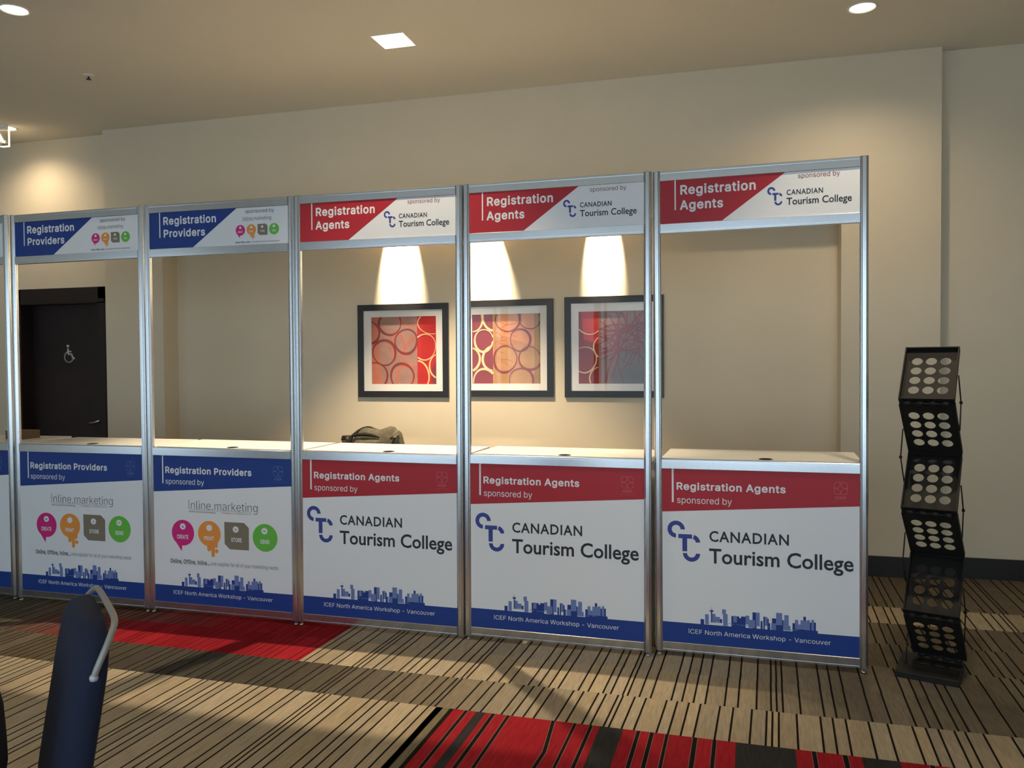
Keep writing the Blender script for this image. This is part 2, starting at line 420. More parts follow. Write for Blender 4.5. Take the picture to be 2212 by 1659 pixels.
# door ---------------------------------------------------------------
YD = 2.27
dr = struct(empty('door_1', ((DX0+DX1)/2, YL, 0)), 'dark wooden restroom door with a wheelchair symbol')
ox = (DX0+DX1)/2
mb = MB()
for a, b in (((DX0, YL-.02, 0), (DX0+.07, YL+.0, DZ)), ((DX1-.07, YL-.02, 0), (DX1, YL, DZ)), ((DX0, YL-.02, 2.12), (DX1, YL, DZ)),
             ((DX0+.02, YL, 0), (DX0+.055, YD+.02, 2.14)), ((DX1-.055, YL, 0), (DX1-.02, YD+.02, 2.14)), ((DX0+.02, YL, 2.125), (DX1-.02, YD+.02, 2.16)),
             ((DX0+.0, YL-.032, 2.13), (DX1, YL-.02, 2.16))):
    mb.box((a[0]-ox, a[1]-YL, a[2]), (b[0]-ox, b[1]-YL, b[2]), m_casing)
mb.obj('casing', dr)
mb = MB(); mb.box((DX0+.055-ox, YD-YL, .008), (DX1-.055-ox, YD-YL+.045, 2.125), m_door); mb.obj('door_leaf', dr)
# wheelchair pictogram, built as raised strokes
mb = MB(); cx, cz, k = -1.775-ox, 1.655, .0046
def ps(pts, wd, mbx, y0, m, th=.004):
    for (ax, az), (bx, bz) in zip(pts, pts[1:]):
        d = Vector((bx-ax, bz-az)); L_ = d.length
        if L_ < 1e-6: continue
        d /= L_; n = Vector((-d.y, d.x))*wd/2; e = d*wd*.25
        q = [(ax-e.x-n.x, az-e.y-n.y), (bx+e.x-n.x, bz+e.y-n.y), (bx+e.x+n.x, bz+e.y+n.y), (ax-e.x+n.x, az-e.y+n.y)]
        mbx.prism(q, 'y', y0-th, y0, m)
yd = YD-YL
P_ = lambda x_, z_: (cx+x_*k, cz+z_*k)
ps([P_(-1, 9), P_(0, -2), P_(8, -2), P_(12, -12), P_(15, -10.5)], .015, mb, yd, m_trim)
ps([P_(-.5, 3.5), P_(7, 3.5)], .010, mb, yd-.0003, m_trim)
ps([P_(11*math.cos(math.radians(a))+1, 11*math.sin(math.radians(a))-8) for a in range(115, 356, 10)], .011, mb, yd-.0006, m_trim)
mb.prism(circ(P_(-1, 15)[0], P_(-1, 15)[1], .0135, n=20), 'y', yd-.005, yd, m_trim)
o = mb.obj('wheelchair_symbol', dr); o['label'] = 'pale wheelchair symbol'
mb = MB(); hx = -1.372-ox
mb.lathe([(.0, -.012), (.032, -.012), (.036, -.004), (.036, 0)], (hx-.012, yd, 1.165), m_chrome, 24, 'y'); o = mb.obj('lock_plate', dr); o['label'] = 'round chrome lock plate'
mb = MB(); mb.lathe([(.0, -.02), (.020, -.02), (.024, -.004), (.024, 0)], (hx-.012, yd, 1.086), m_chrome, 24, 'y'); o = mb.obj('deadbolt', dr); o['label'] = 'chrome deadbolt'
mb = MB(); mb.lathe([(.0, -.012), (.024, -.012), (.027, 0)], (hx-.012, yd, 1.0), m_chrome, 20, 'y')
mb.tube([(hx-.012, yd-.01, 1.0), (hx-.012, yd-.055, 1.0), (hx-.03, yd-.06, .998), (hx-.07, yd-.06, .985), (hx-.11, yd-.058, .985), (hx-.15, yd-.056, .978)], [.011, .011, .011, .009, .008, .006], m_chrome)
o = mb.obj('lever_handle', dr); o['label'] = 'chrome lever handle'

# ------------------------------------------------------------------ ceiling lamps
def spot(name, parent, loc, power, size, blend, radius=.05, col=WARM, rot=(0, 0, 0)):
    d = bpy.data.lights.new(name, 'SPOT'); d.energy = power; d.spot_size = math.radians(size); d.spot_blend = blend
    d.shadow_soft_size = radius; d.color = col
    o = bpy.data.objects.new(name, d); COL.objects.link(o); o.location = loc; o.rotation_euler = rot
    if parent: o.parent = parent
    return o
def round_lamp(x, y, label, power, size, blend=.5, col=WARM):
    e = empty('recessed_downlight', (x, y, HC)); tag(e, label, 'ceiling lamp', 'round downlights in the ceiling')
    mb = MB(); mb.lathe([(.074, .0), (.086, -.006), (.086, .0)], (0, 0, 0), m_trim, 32)
    mb.f = mb.f[:]; mb2 = MB()
    v = []; f = []; n = 32
    for r, h in ((.074, .05), (.074, -.001), (.080, -.005), (.090, -.003), (.090, .001)):
        for k_ in range(n): v.append((r*math.cos(2*PI*k_/n), r*math.sin(2*PI*k_/n), h))
    for i_ in range(4):
        for k_ in range(n):
            k2 = (k_+1) % n; f.append((i_*n+k_, i_*n+k2, (i_+1)*n+k2, (i_+1)*n+k_))
    mb2.add(v, f, m_trim, True); mb2.obj('trim_ring', e)
    mb3 = MB(); mb3.lathe([(0, .012), (.074, .012), (.074, .02), (0, .02)], (0, 0, 0), m_lens, 32); o = mb3.obj('lens', e); o['label'] = 'glowing round lens'
    spot('bulb', e, (0, 0, -.012), power, size, blend, .06, col)
    return e
round_lamp(RL[0][0], RL[0][1], 'round glowing downlight at the upper left corner of the ceiling', P_FRONT*.15, 80)
round_lamp(RL[1][0], RL[1][1], 'round glowing downlight in the ceiling above the right end of the counters', P_ROUND, 150, 1.0)
round_lamp(RL[2][0], RL[2][1], 'bright round downlight beside the hanging glass sign near the door', P_ROUND*.8, 150, 1.0)
for q in RL[3:5]: round_lamp(q[0], q[1], 'round downlight in the ceiling in front of the counters', P_FRONT, 80)
for q in RL[5:]: round_lamp(q[0], q[1], 'round downlight in the ceiling behind the viewer', P_FRONT*.3, 80)
e = tag(empty('square_downlight', (SQ[0], SQ[1], HC)), 'square glowing recessed lamp in the middle of the ceiling', 'ceiling lamp')
mb = MB(); h = .112
for a, b in (((-.116, -.116, -.002), (-h, .116, .06)), ((h, -.116, -.002), (.116, .116, .06)), ((-h, -.116, -.002), (h, -h, .06)), ((-h, h, -.002), (h, .116, .06))):
    mb.box(a, b, m_trim)
mb.obj('housing', e)
mb = MB(); mb.box((-h, -h, .022), (h, h, .03), m_lens); o = mb.obj('lens', e); o['label'] = 'glowing square lens'
spot('bulb', e, (0, 0, -.012), P_SQUARE, 82, .5, .03)
# sprinkler
e = tag(empty('fire_sprinkler', (-.125, .795, HC)), 'small metal fire sprinkler on the ceiling near the left corner', 'sprinkler')
mb = MB(); mb.lathe([(0, -.012), (.012, -.012), (.036, -.003), (.038, 0), (0, 0)], (0, 0, 0), m_trim, 24); mb.obj('escutcheon', e)
mb = MB(); mb.tube([(0, 0, -.01), (0, 0, -.03)], .007, m_casing, 8); mb.lathe([(0, -.034), (.018, -.034), (.018, -.030), (0, -.030)], (0, 0, 0), m_casing, 12); mb.obj('sprinkler_head', e)
# hanging glass sign at the left edge
e = tag(empty('hanging_sign', (-1.857, 1.60, 3.482)), 'small glass sign with glowing edges hanging at the left edge', 'sign')
mb = MB(); sx = .128; sz = .15
mb.box((-sx, -.004, 0), (sx, .004, sz), m_glass); mb.obj('glass_panel', e)
mb = MB()
cv = [(-sx, .012), (-.06, .022), (0, .012), (.06, 0), (sx, 0)]
ps(cv, .011, mb, .006, m_sign, .012); ps([(sx, 0), (sx, sz)], .010, mb, .006, m_sign, .012); ps([(-sx, .012), (-sx, sz)], .010, mb, .006, m_sign, .012)
o = mb.obj('glowing_edge', e); o['label'] = 'glowing cream edge'
mb = MB(); ps([(.0, .15), (.03, .10), (.065, .045), (.085, .04)], .024, mb, -.0055, m_sign, .003); ps([(.04, .075), (.02, .035), (-.03, .035)], .02, mb, -.005, m_sign, .003)
o = mb.obj('sign_symbol', e); o['label'] = 'pale running leg of the sign symbol'
mb = MB(); mb.box((-.10, -.02, sz), (.10, .02, HC-3.482), m_trim); mb.obj('mounting_bar', e)

# picture spotlights inside the recess
def picture_spot(x, dx, size, label, pw=1.0):
    e = tag(empty('picture_spotlight', (x, YA-.13, 3.0)), label, 'spotlight', 'spotlights above the pictures')
    mb = MB(); mb.lathe([(.020, -.045), (.024, -.040), (.024, .03), (.008, .035), (.008, .52)], (0, 0, 0), m_trim, 16); mb.obj('lamp_can', e)
    spot('bulb', e, (0, 0, -.05), P_PICTURE*pw, size, .6, .008, (1, .84, .62), (math.radians(20.5), 0, math.radians(dx)))

# ------------------------------------------------------------------ lettering
GLYPHS = json.loads(
    '{"r":{" ":[188,[]],",":[188,[[41,-119,39,-116,42,-90,68,68,73,71,133,71,135,64,85,-115,79,-119]]],"-":[453,[[117,188,114,191,114,197,114,239,117,244,336,243,338,195,335,188]]],".":[188,[[87,-3,71,3,57,16,50,33,50,49,57,66,71,79,85,86,103,86,117,81,133,67,140,53,140,29,132,13,117,1,103,-4]]],"A":[480,[[19,1,18,5,23,19,201,507,271,508,277,505,364,269,461,5,460,1,395,2,343,141,143,142,135,141,133,137,85,2],[157,199,157,205,191,303,237,449,239,450,241,447,259,387,291,291,321,207,322,199]]],"C":[510,[[247,-6,203,2,159,20,126,42,100,68,83,92,57,146,44,196,40,232,40,276,47,326,64,380,83,416,100,440,138,476,161,490,187,502,239,515,293,515,327,508,361,496,387,482,404,470,433,441,457,400,467,372,472,350,467,347,410,348,399,376,387,398,370,418,351,432,329,444,289,455,245,455,223,450,203,443,173,425,154,408,143,395,121,354,109,314,104,284,104,222,113,178,123,150,137,123,162,94,185,76,209,64,229,57,255,53,283,53,321,62,353,78,382,104,392,118,409,158,467,159,472,156,461,118,441,80,425,59,392,30,361,13,331,2,285,-7]]],"D":[502,[[63,0,60,7,61,506,67,508,255,508,273,506,309,497,339,486,367,469,396,445,423,409,441,373,454,333,462,277,462,231,453,175,441,137,415,88,397,66,375,47,339,24,303,11,275,4,239,0],[129,58,126,65,127,450,133,452,237,452,267,448,297,439,318,429,349,405,361,391,379,361,391,325,398,285,398,225,396,207,385,165,367,127,350,105,327,87,298,71,279,65,243,58]]],"E":[419,[[63,0,60,7,61,506,67,508,369,508,372,503,372,455,365,452,128,451,126,445,126,291,128,287,135,286,349,286,355,284,356,233,353,228,128,227,126,221,126,63,128,59,133,58,373,58,376,53,376,3,369,0]]],"F":[410,[[63,0,60,7,60,505,67,508,367,508,370,505,370,499,370,457,367,452,209,452,131,452,126,449,127,280,133,278,343,278,346,273,346,223,339,220,128,219,126,213,126,3,121,0]]],"G":[520,[[247,-6,219,-2,179,10,138,32,116,50,97,71,79,98,63,130,53,158,44,196,40,232,40,276,44,314,51,344,65,384,77,408,94,434,123,465,153,486,177,499,205,508,237,515,293,515,319,510,355,498,379,486,411,463,428,446,449,416,465,382,473,3'
    '54,472,350,469,349,409,350,385,396,360,424,333,441,299,452,283,455,245,455,233,453,207,445,172,424,152,406,143,395,121,354,109,314,104,286,104,224,113,178,131,134,149,107,171,85,185,76,209,64,239,55,283,53,309,57,339,68,360,80,384,104,393,118,403,138,411,164,414,180,413,197,407,199,287,199,284,204,286,254,471,255,478,252,478,182,469,134,463,116,449,88,421,52,385,24,347,6,305,-5,285,-7]]],"I":[190,[[67,0,123,0,123,545,67,545]]],"N":[523,[[63,0,60,7,61,506,131,508,138,505,343,183,363,151,397,88,401,85,398,163,400,209,398,221,400,261,400,505,405,508,462,507,464,499,463,2,393,0,386,3,199,295,123,423,120,421,120,413,126,287,126,3,121,0]]],"O":[533,[[247,-6,203,2,159,20,125,43,93,77,64,126,51,166,40,230,40,276,46,324,63,379,93,431,127,467,161,490,199,506,239,515,285,515,307,513,335,506,373,490,405,469,441,430,466,388,483,340,492,290,492,220,479,154,466,120,441,77,410,44,375,20,331,2,285,-7],[251,54,221,60,185,76,159,96,146,110,133,130,121,154,108,196,104,224,104,286,109,314,121,355,139,388,164,418,193,438,223,450,245,455,283,455,309,450,347,434,376,412,395,388,415,348,426,310,430,276,430,230,424,190,413,156,393,118,367,89,349,76,313,60,281,53]]],"P":[445,[[63,0,60,7,61,506,67,508,265,508,311,497,345,479,362,465,379,448,392,427,401,401,408,371,408,323,395,277,385,257,374,241,356,223,335,209,303,195,253,186,128,185,126,179,126,3,121,0],[129,242,126,249,126,445,128,451,251,452,287,443,297,439,315,426,331,405,339,385,344,363,344,335,339,311,334,295,325,280,311,266,291,253,249,242]]],"R":[449,[[63,0,60,7,60,501,62,507,267,508,293,503,319,495,343,483,359,472,377,454,394,427,401,407,408,375,408,327,401,297,385,263,369,242,343,223,315,207,423,9,425,1,353,1,247,197,135,198,128,197,126,193,126,3,121,0],[129,254,126,261,126,445,128,451,251,452,285,445,303,437,316,427,329,413,341,385,344,371,344,333,333,299,314,277,293,265,261,256,229,254]]],"S":[447,[[201,-8,163,-3,141,4,107,20,81,39,67,56,50,86,43,106,38,132,39,135,43,137,101,137,104,134,112,104,131,79,147,68,169,58,207,49,241,49,2'
    '85,60,315,77,328,90,338,106,346,130,346,148,340,168,327,185,293,206,259,218,157,248,115,268,95,281,74,302,62,322,57,338,52,362,55,400,66,434,86,462,119,488,153,504,185,513,229,515,255,515,295,506,331,490,353,475,372,456,388,432,400,394,399,378,339,378,325,414,314,428,297,440,281,448,253,457,209,459,185,454,161,445,145,435,132,422,122,406,116,390,116,362,120,350,124,342,143,323,163,311,209,294,311,264,361,237,385,213,395,198,401,184,408,154,408,126,403,102,391,72,377,51,359,33,343,22,311,6,275,-5,243,-9]]],"T":[449,[[197,0,194,3,192,35,194,91,194,449,187,452,35,452,32,457,32,503,34,507,37,508,253,508,415,508,418,503,416,485,418,457,416,453,413,452,265,452,258,449,258,5,257,2,253,0]]],"V":[480,[[205,1,19,501,19,507,79,508,85,505,193,203,238,63,241,59,243,61,250,83,289,203,394,505,399,508,455,508,460,507,461,503,280,5,277,1,273,0]]],"W":[686,[[157,0,151,15,21,491,18,505,21,508,77,508,83,505,165,189,193,70,196,73,217,169,305,505,311,508,379,507,459,207,490,75,493,72,495,75,498,89,505,123,579,415,601,501,605,508,665,508,668,505,668,501,533,11,529,1,459,0,454,3,367,327,343,424,340,421,311,297,231,5,225,0]]],"a":[389,[[143,-8,113,-2,89,7,71,19,53,38,37,66,30,94,30,122,37,148,43,160,57,178,73,190,97,202,153,217,239,227,263,234,271,240,276,250,276,268,271,288,258,310,247,318,223,328,209,331,183,331,145,321,128,310,97,275,45,290,43,294,45,300,53,315,75,343,99,360,119,370,169,383,219,383,263,372,298,352,315,332,331,298,336,278,338,246,337,3,331,1,280,2,278,46,275,50,270,48,249,22,233,10,217,2,175,-9],[157,46,137,50,119,57,101,74,92,98,92,114,98,132,111,147,127,156,165,167,223,175,275,186,276,128,264,94,243,69,218,54,185,45]]],"b":[424,[[212,-7,184,-1,158,13,142,26,120,55,116,57,113,53,111,1,58,0,53,3,53,507,60,510,114,508,115,389,115,325,118,320,146,356,168,371,188,379,210,384,244,384,270,379,298,370,328,350,352,324,370,293,382,257,389,219,389,157,380,113,370,85,358,63,347,47,324,24,292,4,258,-6,242,-8],[200,49,178,56,158,68,142,84,127,109,118,139,113,169,115,225,120,247,133,2'
    '81,143,295,158,310,178,322,196,328,212,330,238,328,254,325,280,311,297,295,307,279,318,255,327,217,327,161,322,137,315,113,304,92,282,68,272,61,250,51,236,48]]],"c":[396,[[189,-7,157,-1,119,15,89,39,63,73,49,101,43,119,34,167,34,209,43,257,49,275,63,303,90,339,123,364,139,371,175,382,223,384,249,380,281,369,310,353,328,337,347,311,357,291,360,277,305,263,287,293,275,306,253,321,219,330,195,330,169,323,146,311,126,291,114,273,105,249,96,203,96,169,103,133,110,111,125,86,145,66,159,57,181,49,197,46,219,46,251,55,263,61,279,73,293,91,303,113,307,116,357,104,361,101,356,81,337,50,313,26,293,13,261,-1,241,-6,223,-8]]],"d":[424,[[179,-7,155,-3,137,3,106,19,80,43,65,65,54,85,39,135,34,169,36,229,47,273,65,311,82,335,97,350,130,371,167,382,213,384,237,379,253,373,272,361,290,343,305,321,310,319,312,325,310,393,312,415,313,508,365,510,372,507,372,3,367,0,316,1,314,53,312,57,309,58,305,55,282,25,253,4,225,-6,209,-8],[183,49,159,57,137,72,121,93,112,109,103,135,96,171,98,225,105,251,115,276,126,293,143,310,157,319,181,328,197,330,223,328,245,322,271,306,287,288,298,269,307,239,312,209,310,153,299,115,292,99,280,81,265,66,245,55,223,48]]],"e":[404,[[193,-7,159,-2,139,5,106,23,89,38,73,56,49,101,38,137,34,167,36,227,43,257,53,285,78,327,99,348,119,361,143,373,165,380,191,384,221,384,239,381,273,371,289,363,321,340,345,307,361,269,368,241,370,209,372,173,369,168,119,170,97,166,98,145,105,119,121,89,150,61,175,51,197,46,225,46,259,55,283,70,295,85,305,101,309,104,363,91,364,87,359,74,344,49,321,26,297,11,267,-1,247,-6,229,-8],[99,220,96,225,99,239,103,255,113,277,122,291,139,308,164,323,191,330,219,330,249,322,261,315,277,302,297,271,308,235,307,221]]],"f":[254,[[85,0,82,7,82,323,77,326,8,327,6,375,11,378,81,382,82,449,87,467,98,489,125,513,153,525,177,530,219,528,239,522,242,517,227,471,205,474,173,471,161,465,153,458,145,441,142,429,143,380,226,377,228,331,227,328,223,326,151,328,143,325,142,3,137,0]]],"g":[425,[[185,-150,141,-142,101,-124,85,-113,68,-96,55,-77,53,-68,101,-43,13'
    '0,-74,147,-85,167,-92,191,-97,223,-97,247,-92,267,-85,284,-74,294,-64,302,-52,307,-36,312,-2,310,22,312,64,309,67,305,66,288,42,269,26,243,12,227,7,207,5,165,7,135,16,105,32,91,43,67,70,50,102,43,122,34,172,34,210,39,246,54,290,78,330,111,360,145,376,175,383,219,383,241,378,275,359,292,342,306,322,311,320,314,324,316,378,367,379,372,376,372,-24,368,-50,361,-70,345,-97,326,-116,292,-136,243,-149,225,-151],[189,60,165,66,145,76,133,86,119,104,107,128,100,150,96,176,96,212,101,238,112,268,123,289,142,310,163,322,183,328,219,329,241,324,261,314,280,298,293,279,303,254,310,228,312,206,310,156,301,124,291,104,280,88,267,77,251,68,231,61,217,59]]],"h":[410,[[56,0,53,7,53,501,55,507,110,508,115,505,116,324,145,357,164,370,190,379,212,384,242,384,280,375,298,367,312,358,327,343,336,329,346,309,352,289,357,261,357,243,357,7,355,1,302,0,297,3,297,231,295,255,289,279,280,295,271,307,254,319,228,328,196,328,170,321,142,304,130,289,118,261,115,245,115,3,110,0]]],"i":[167,[[56,0,53,7,53,375,66,380,110,378,114,376,115,371,115,3,110,0],[72,445,61,449,46,465,41,477,42,491,49,507,64,519,78,524,93,523,104,519,118,507,125,493,124,471,116,457,104,448,94,444]]],"k":[381,[[56,0,53,7,54,506,108,508,115,505,115,219,117,213,124,216,284,377,300,380,354,378,356,376,355,373,338,356,203,217,219,193,367,7,368,1,294,1,154,176,133,159,115,139,114,2]]],"l":[189,[[122,-1,96,6,80,15,72,22,60,43,53,73,53,503,55,507,58,508,113,507,115,501,115,77,120,63,130,55,140,52,166,54,170,52,180,5,178,2,158,-2]]],"m":[610,[[56,0,53,7,53,371,55,377,64,380,112,376,114,321,131,345,154,365,180,379,206,386,244,384,274,371,296,352,318,315,334,340,350,356,370,369,392,379,422,386,450,386,480,379,508,365,525,351,539,331,550,305,557,273,557,5,556,2,552,0,498,2,495,53,496,80,497,249,495,273,490,289,482,304,472,314,450,325,424,330,406,330,386,325,362,312,348,296,342,283,335,257,335,3,330,0,277,1,275,7,275,255,272,277,260,304,242,319,210,330,188,330,168,324,139,307,123,283,115,259,115,3,110,0]]],"n":[410,[[56,0,53,3,53,9,53,371,'
    '56,378,70,380,111,377,114,321,118,323,134,346,154,363,172,373,200,382,242,384,266,380,290,372,314,356,325,345,339,325,346,309,355,277,357,259,357,119,357,3,350,0,298,2,297,231,290,275,280,295,271,307,250,321,222,328,192,328,170,321,142,304,130,290,122,273,115,249,115,3,110,0]]],"o":[415,[[189,-7,157,-1,119,15,91,37,75,54,60,77,43,119,34,167,34,209,38,239,49,275,69,313,91,340,119,361,157,377,191,384,225,383,259,377,297,361,325,340,341,321,359,291,375,245,380,217,380,157,373,123,359,85,338,51,313,26,293,12,259,-1,223,-8],[193,47,163,55,147,65,126,85,117,99,109,115,98,153,96,205,101,233,111,265,125,290,142,307,161,320,181,327,197,330,221,329,247,323,263,315,287,294,297,279,305,263,316,227,318,213,318,161,313,137,306,113,289,84,273,68,263,61,241,51,219,46]]],"p":[424,[[56,-143,53,-136,54,377,60,379,111,378,113,324,116,320,136,345,159,366,178,376,204,383,252,383,286,374,315,360,342,335,358,314,372,288,384,248,389,218,389,158,387,142,376,100,360,66,337,36,306,12,274,-2,250,-7,206,-7,178,1,152,17,137,32,120,55,116,57,115,-140,110,-143],[206,48,182,54,164,64,147,78,132,100,122,124,115,152,113,210,124,260,132,278,150,303,164,314,190,326,204,329,234,329,256,324,278,312,293,300,308,278,320,248,327,218,327,160,320,130,312,108,302,90,289,74,270,60,246,50,230,47]]],"r":[259,[[56,0,53,7,53,375,66,380,111,377,114,325,141,359,168,376,190,383,236,384,242,382,243,325,240,323,198,326,174,321,149,309,137,299,128,287,120,271,115,253,115,3,110,0]]],"s":[365,[[161,-7,113,3,89,15,71,28,46,61,39,83,38,93,91,106,95,103,107,76,129,57,161,46,203,46,236,57,258,75,268,97,265,119,260,129,249,140,231,149,125,177,95,191,81,200,64,217,55,233,48,255,48,291,53,309,65,332,79,348,101,363,143,380,169,384,193,384,221,382,239,377,278,359,298,341,311,321,321,299,322,291,271,278,267,281,250,309,236,321,207,332,169,332,138,321,118,305,110,287,112,261,119,248,137,235,165,225,261,199,279,191,299,178,313,164,325,141,330,125,330,89,325,71,313,48,293,26,273,13,245,1,217,-6,199,-8]]],"t":[227,[[151,-3,123,3,95,18,77'
    ',41,69,61,66,77,66,323,61,326,11,326,7,328,6,331,8,377,61,380,66,383,68,469,123,470,126,465,126,445,128,379,199,378,203,376,204,373,202,327,135,328,126,323,126,91,129,75,136,61,151,53,175,50,201,53,212,7,209,1,189,-4]]],"u":[410,[[164,-4,130,4,96,23,74,50,58,90,53,122,53,372,55,378,110,379,115,376,115,124,122,98,130,83,140,71,160,58,182,51,216,51,240,58,252,64,268,76,276,86,292,120,297,156,297,372,299,378,352,379,357,376,357,2,352,-1,300,1,297,22,299,34,298,64,272,29,248,11,232,4,210,-3,194,-5]]],"v":[389,[[164,1,24,361,20,377,38,380,80,378,85,375,168,147,194,63,196,63,202,84,222,149,304,375,320,380,366,378,369,375,227,3,222,0]]],"w":[567,[[140,0,134,13,28,363,25,375,28,378,40,380,82,378,88,375,144,175,167,77,170,73,173,77,202,199,251,375,264,380,315,377,360,221,394,81,396,74,398,74,403,95,442,243,478,371,482,378,496,380,540,378,543,373,428,1,372,0,367,3,284,302,280,293,258,207,200,5,194,0]]],"y":[389,[[74,-144,52,-140,48,-136,61,-90,66,-87,92,-90,104,-89,122,-81,135,-68,145,-52,162,0,26,356,19,374,20,378,80,379,85,376,174,130,194,66,198,72,228,166,304,376,314,379,364,379,369,376,204,-58,188,-90,169,-116,142,-135,106,-145]]]},"b":{" ":[212,[]],",":[228,[[39,-142,29,-139,21,-133,14,-116,40,50,47,78,57,90,71,95,135,94,147,90,154,84,160,66,107,-122,102,-132,91,-140,79,-143]]],".":[228,[[87,-27,59,-17,38,3,29,23,26,49,37,77,44,87,57,98,75,107,103,110,129,101,153,80,164,53,164,29,153,3,136,-15,113,-25,103,-28]]],"A":[520,[[17,-23,5,-19,-3,-11,-7,1,-5,9,177,511,187,526,205,532,271,532,285,528,296,519,377,303,483,13,486,3,483,-7,475,-18,469,-21,453,-24,397,-24,381,-18,373,-7,327,117,157,118,151,116,147,107,107,-7,102,-15,95,-20,83,-24],[241,223,193,224,190,227,236,367,239,370,289,225,285,222]]],"C":[550,[[247,-30,195,-20,167,-10,137,6,115,21,81,55,56,92,41,122,29,158,22,184,16,230,18,298,22,324,35,370,57,418,79,451,101,475,139,504,179,524,217,535,241,539,293,539,335,530,359,522,399,502,417,489,452,454,478,412,489,380,497,348,493,336,486,328,469,323,411,323,395,329,389,336,'
    '385,346,376,372,357,399,321,422,303,428,285,431,233,429,203,416,172,394,155,370,143,346,133,314,128,284,128,224,133,194,145,158,157,136,182,106,201,93,229,82,253,77,281,77,299,80,331,91,353,107,369,126,379,146,387,168,400,180,413,183,469,183,483,178,493,166,495,150,483,110,476,92,456,60,421,23,389,1,339,-20,285,-31]]],"D":[542,[[61,-23,49,-19,42,-13,36,5,36,501,41,519,49,527,65,532,259,532,295,525,329,515,373,493,401,472,431,439,453,403,463,381,478,333,486,279,486,231,477,175,463,129,453,107,435,77,417,54,387,27,347,2,311,-11,275,-20,239,-24],[153,82,150,89,151,426,237,428,267,424,289,417,309,407,332,389,341,379,357,353,369,315,374,287,374,225,372,207,365,179,353,149,340,129,325,114,307,102,277,89,243,82]]],"E":[459,[[61,-23,49,-19,42,-13,36,5,36,501,41,520,51,528,65,532,369,532,383,527,393,515,396,499,396,457,393,445,383,433,367,428,153,428,150,423,150,323,150,313,155,310,351,310,365,306,375,298,380,281,380,231,375,217,363,207,351,204,152,203,150,197,150,87,151,84,155,82,369,82,383,79,395,69,400,55,400,5,397,-7,387,-19,371,-24]]],"F":[450,[[61,-23,49,-19,42,-13,36,5,36,501,41,519,49,527,65,532,363,532,377,529,389,519,394,505,394,455,389,440,381,433,367,428,303,428,152,427,150,421,150,305,155,302,341,302,354,299,365,289,370,275,370,225,365,209,357,201,341,196,152,195,150,189,150,5,147,-7,137,-19,123,-24]]],"I":[238,[[43,0,147,0,147,545,43,545]]],"N":[563,[[61,-23,49,-19,42,-13,36,5,36,501,41,520,51,528,65,532,135,532,147,528,154,523,373,181,375,181,376,187,374,245,376,261,376,501,379,515,389,527,403,532,463,531,475,527,482,521,488,503,488,7,483,-12,473,-20,459,-24,389,-24,377,-20,370,-15,151,328,149,328,148,321,150,285,150,7,147,-7,137,-19,123,-24]]],"O":[573,[[247,-30,195,-20,147,0,113,23,73,65,42,118,29,158,18,210,16,276,22,324,31,358,42,388,55,414,73,443,115,487,149,510,191,528,239,539,285,539,307,537,343,528,385,510,417,489,461,443,489,395,507,340,516,290,516,220,512,190,501,146,488,110,461,65,422,24,387,0,339,-20,285,-31],[251,78,223,84,197,96,183,105,167,121,1'
    '53,142,143,162,132,196,128,224,128,286,133,314,143,346,159,376,176,398,195,412,231,428,247,431,283,431,301,428,335,414,350,404,375,376,389,350,402,310,406,276,406,230,400,190,391,164,377,136,355,109,337,96,305,82,281,77]]],"P":[485,[[61,-23,49,-19,42,-13,36,5,36,501,41,519,49,527,65,532,265,532,319,519,347,505,367,492,386,475,407,447,423,409,432,371,432,325,428,303,417,269,405,245,394,229,368,203,347,189,311,173,285,166,253,162,152,161,150,155,150,5,146,-9,137,-19,123,-24],[153,266,150,273,150,421,152,427,251,428,279,421,299,409,313,389,320,357,317,319,309,299,299,286,283,275,249,266]]],"R":[489,[[61,-23,49,-19,42,-13,36,5,36,503,40,517,47,526,65,532,267,532,293,527,327,517,361,499,395,468,405,453,421,421,429,391,432,375,432,327,423,289,416,273,405,251,394,235,377,218,349,199,348,195,449,9,449,-7,441,-18,423,-24,357,-24,341,-19,333,-12,325,3,233,173,157,174,152,173,150,169,150,5,146,-9,137,-19,123,-24],[153,278,150,285,150,421,152,427,251,428,277,423,300,411,314,393,320,369,320,333,317,321,309,305,301,296,285,287,261,280]]],"S":[487,[[201,-32,163,-27,133,-18,95,0,69,19,47,43,28,76,21,98,14,132,19,148,31,158,47,161,99,161,111,158,123,148,133,116,145,98,159,88,177,80,209,73,241,73,277,82,303,97,317,116,322,130,322,148,317,160,307,171,285,184,251,196,149,226,103,248,83,261,53,291,39,318,30,348,28,386,41,434,57,463,82,490,107,508,145,526,185,537,229,539,269,537,303,528,343,510,365,495,392,468,411,437,424,394,425,378,422,368,413,358,399,353,343,353,331,356,317,368,305,403,285,420,253,433,211,435,187,430,171,424,152,410,140,388,142,358,155,343,173,332,217,316,319,286,373,257,404,226,417,206,430,168,432,126,425,94,411,60,397,39,361,6,319,-16,277,-28,243,-33]]],"T":[489,[[195,-23,183,-19,174,-9,170,3,168,33,170,91,170,425,165,428,37,428,23,432,13,441,8,455,8,505,11,515,16,523,23,528,35,532,255,532,413,532,425,529,437,519,442,505,440,485,442,455,439,445,434,437,427,432,415,428,287,428,282,425,282,3,277,-11,265,-21,253,-24]]],"a":[429,[[143,-32,105,-24,75,-11,59,-1,33,26,15,5'
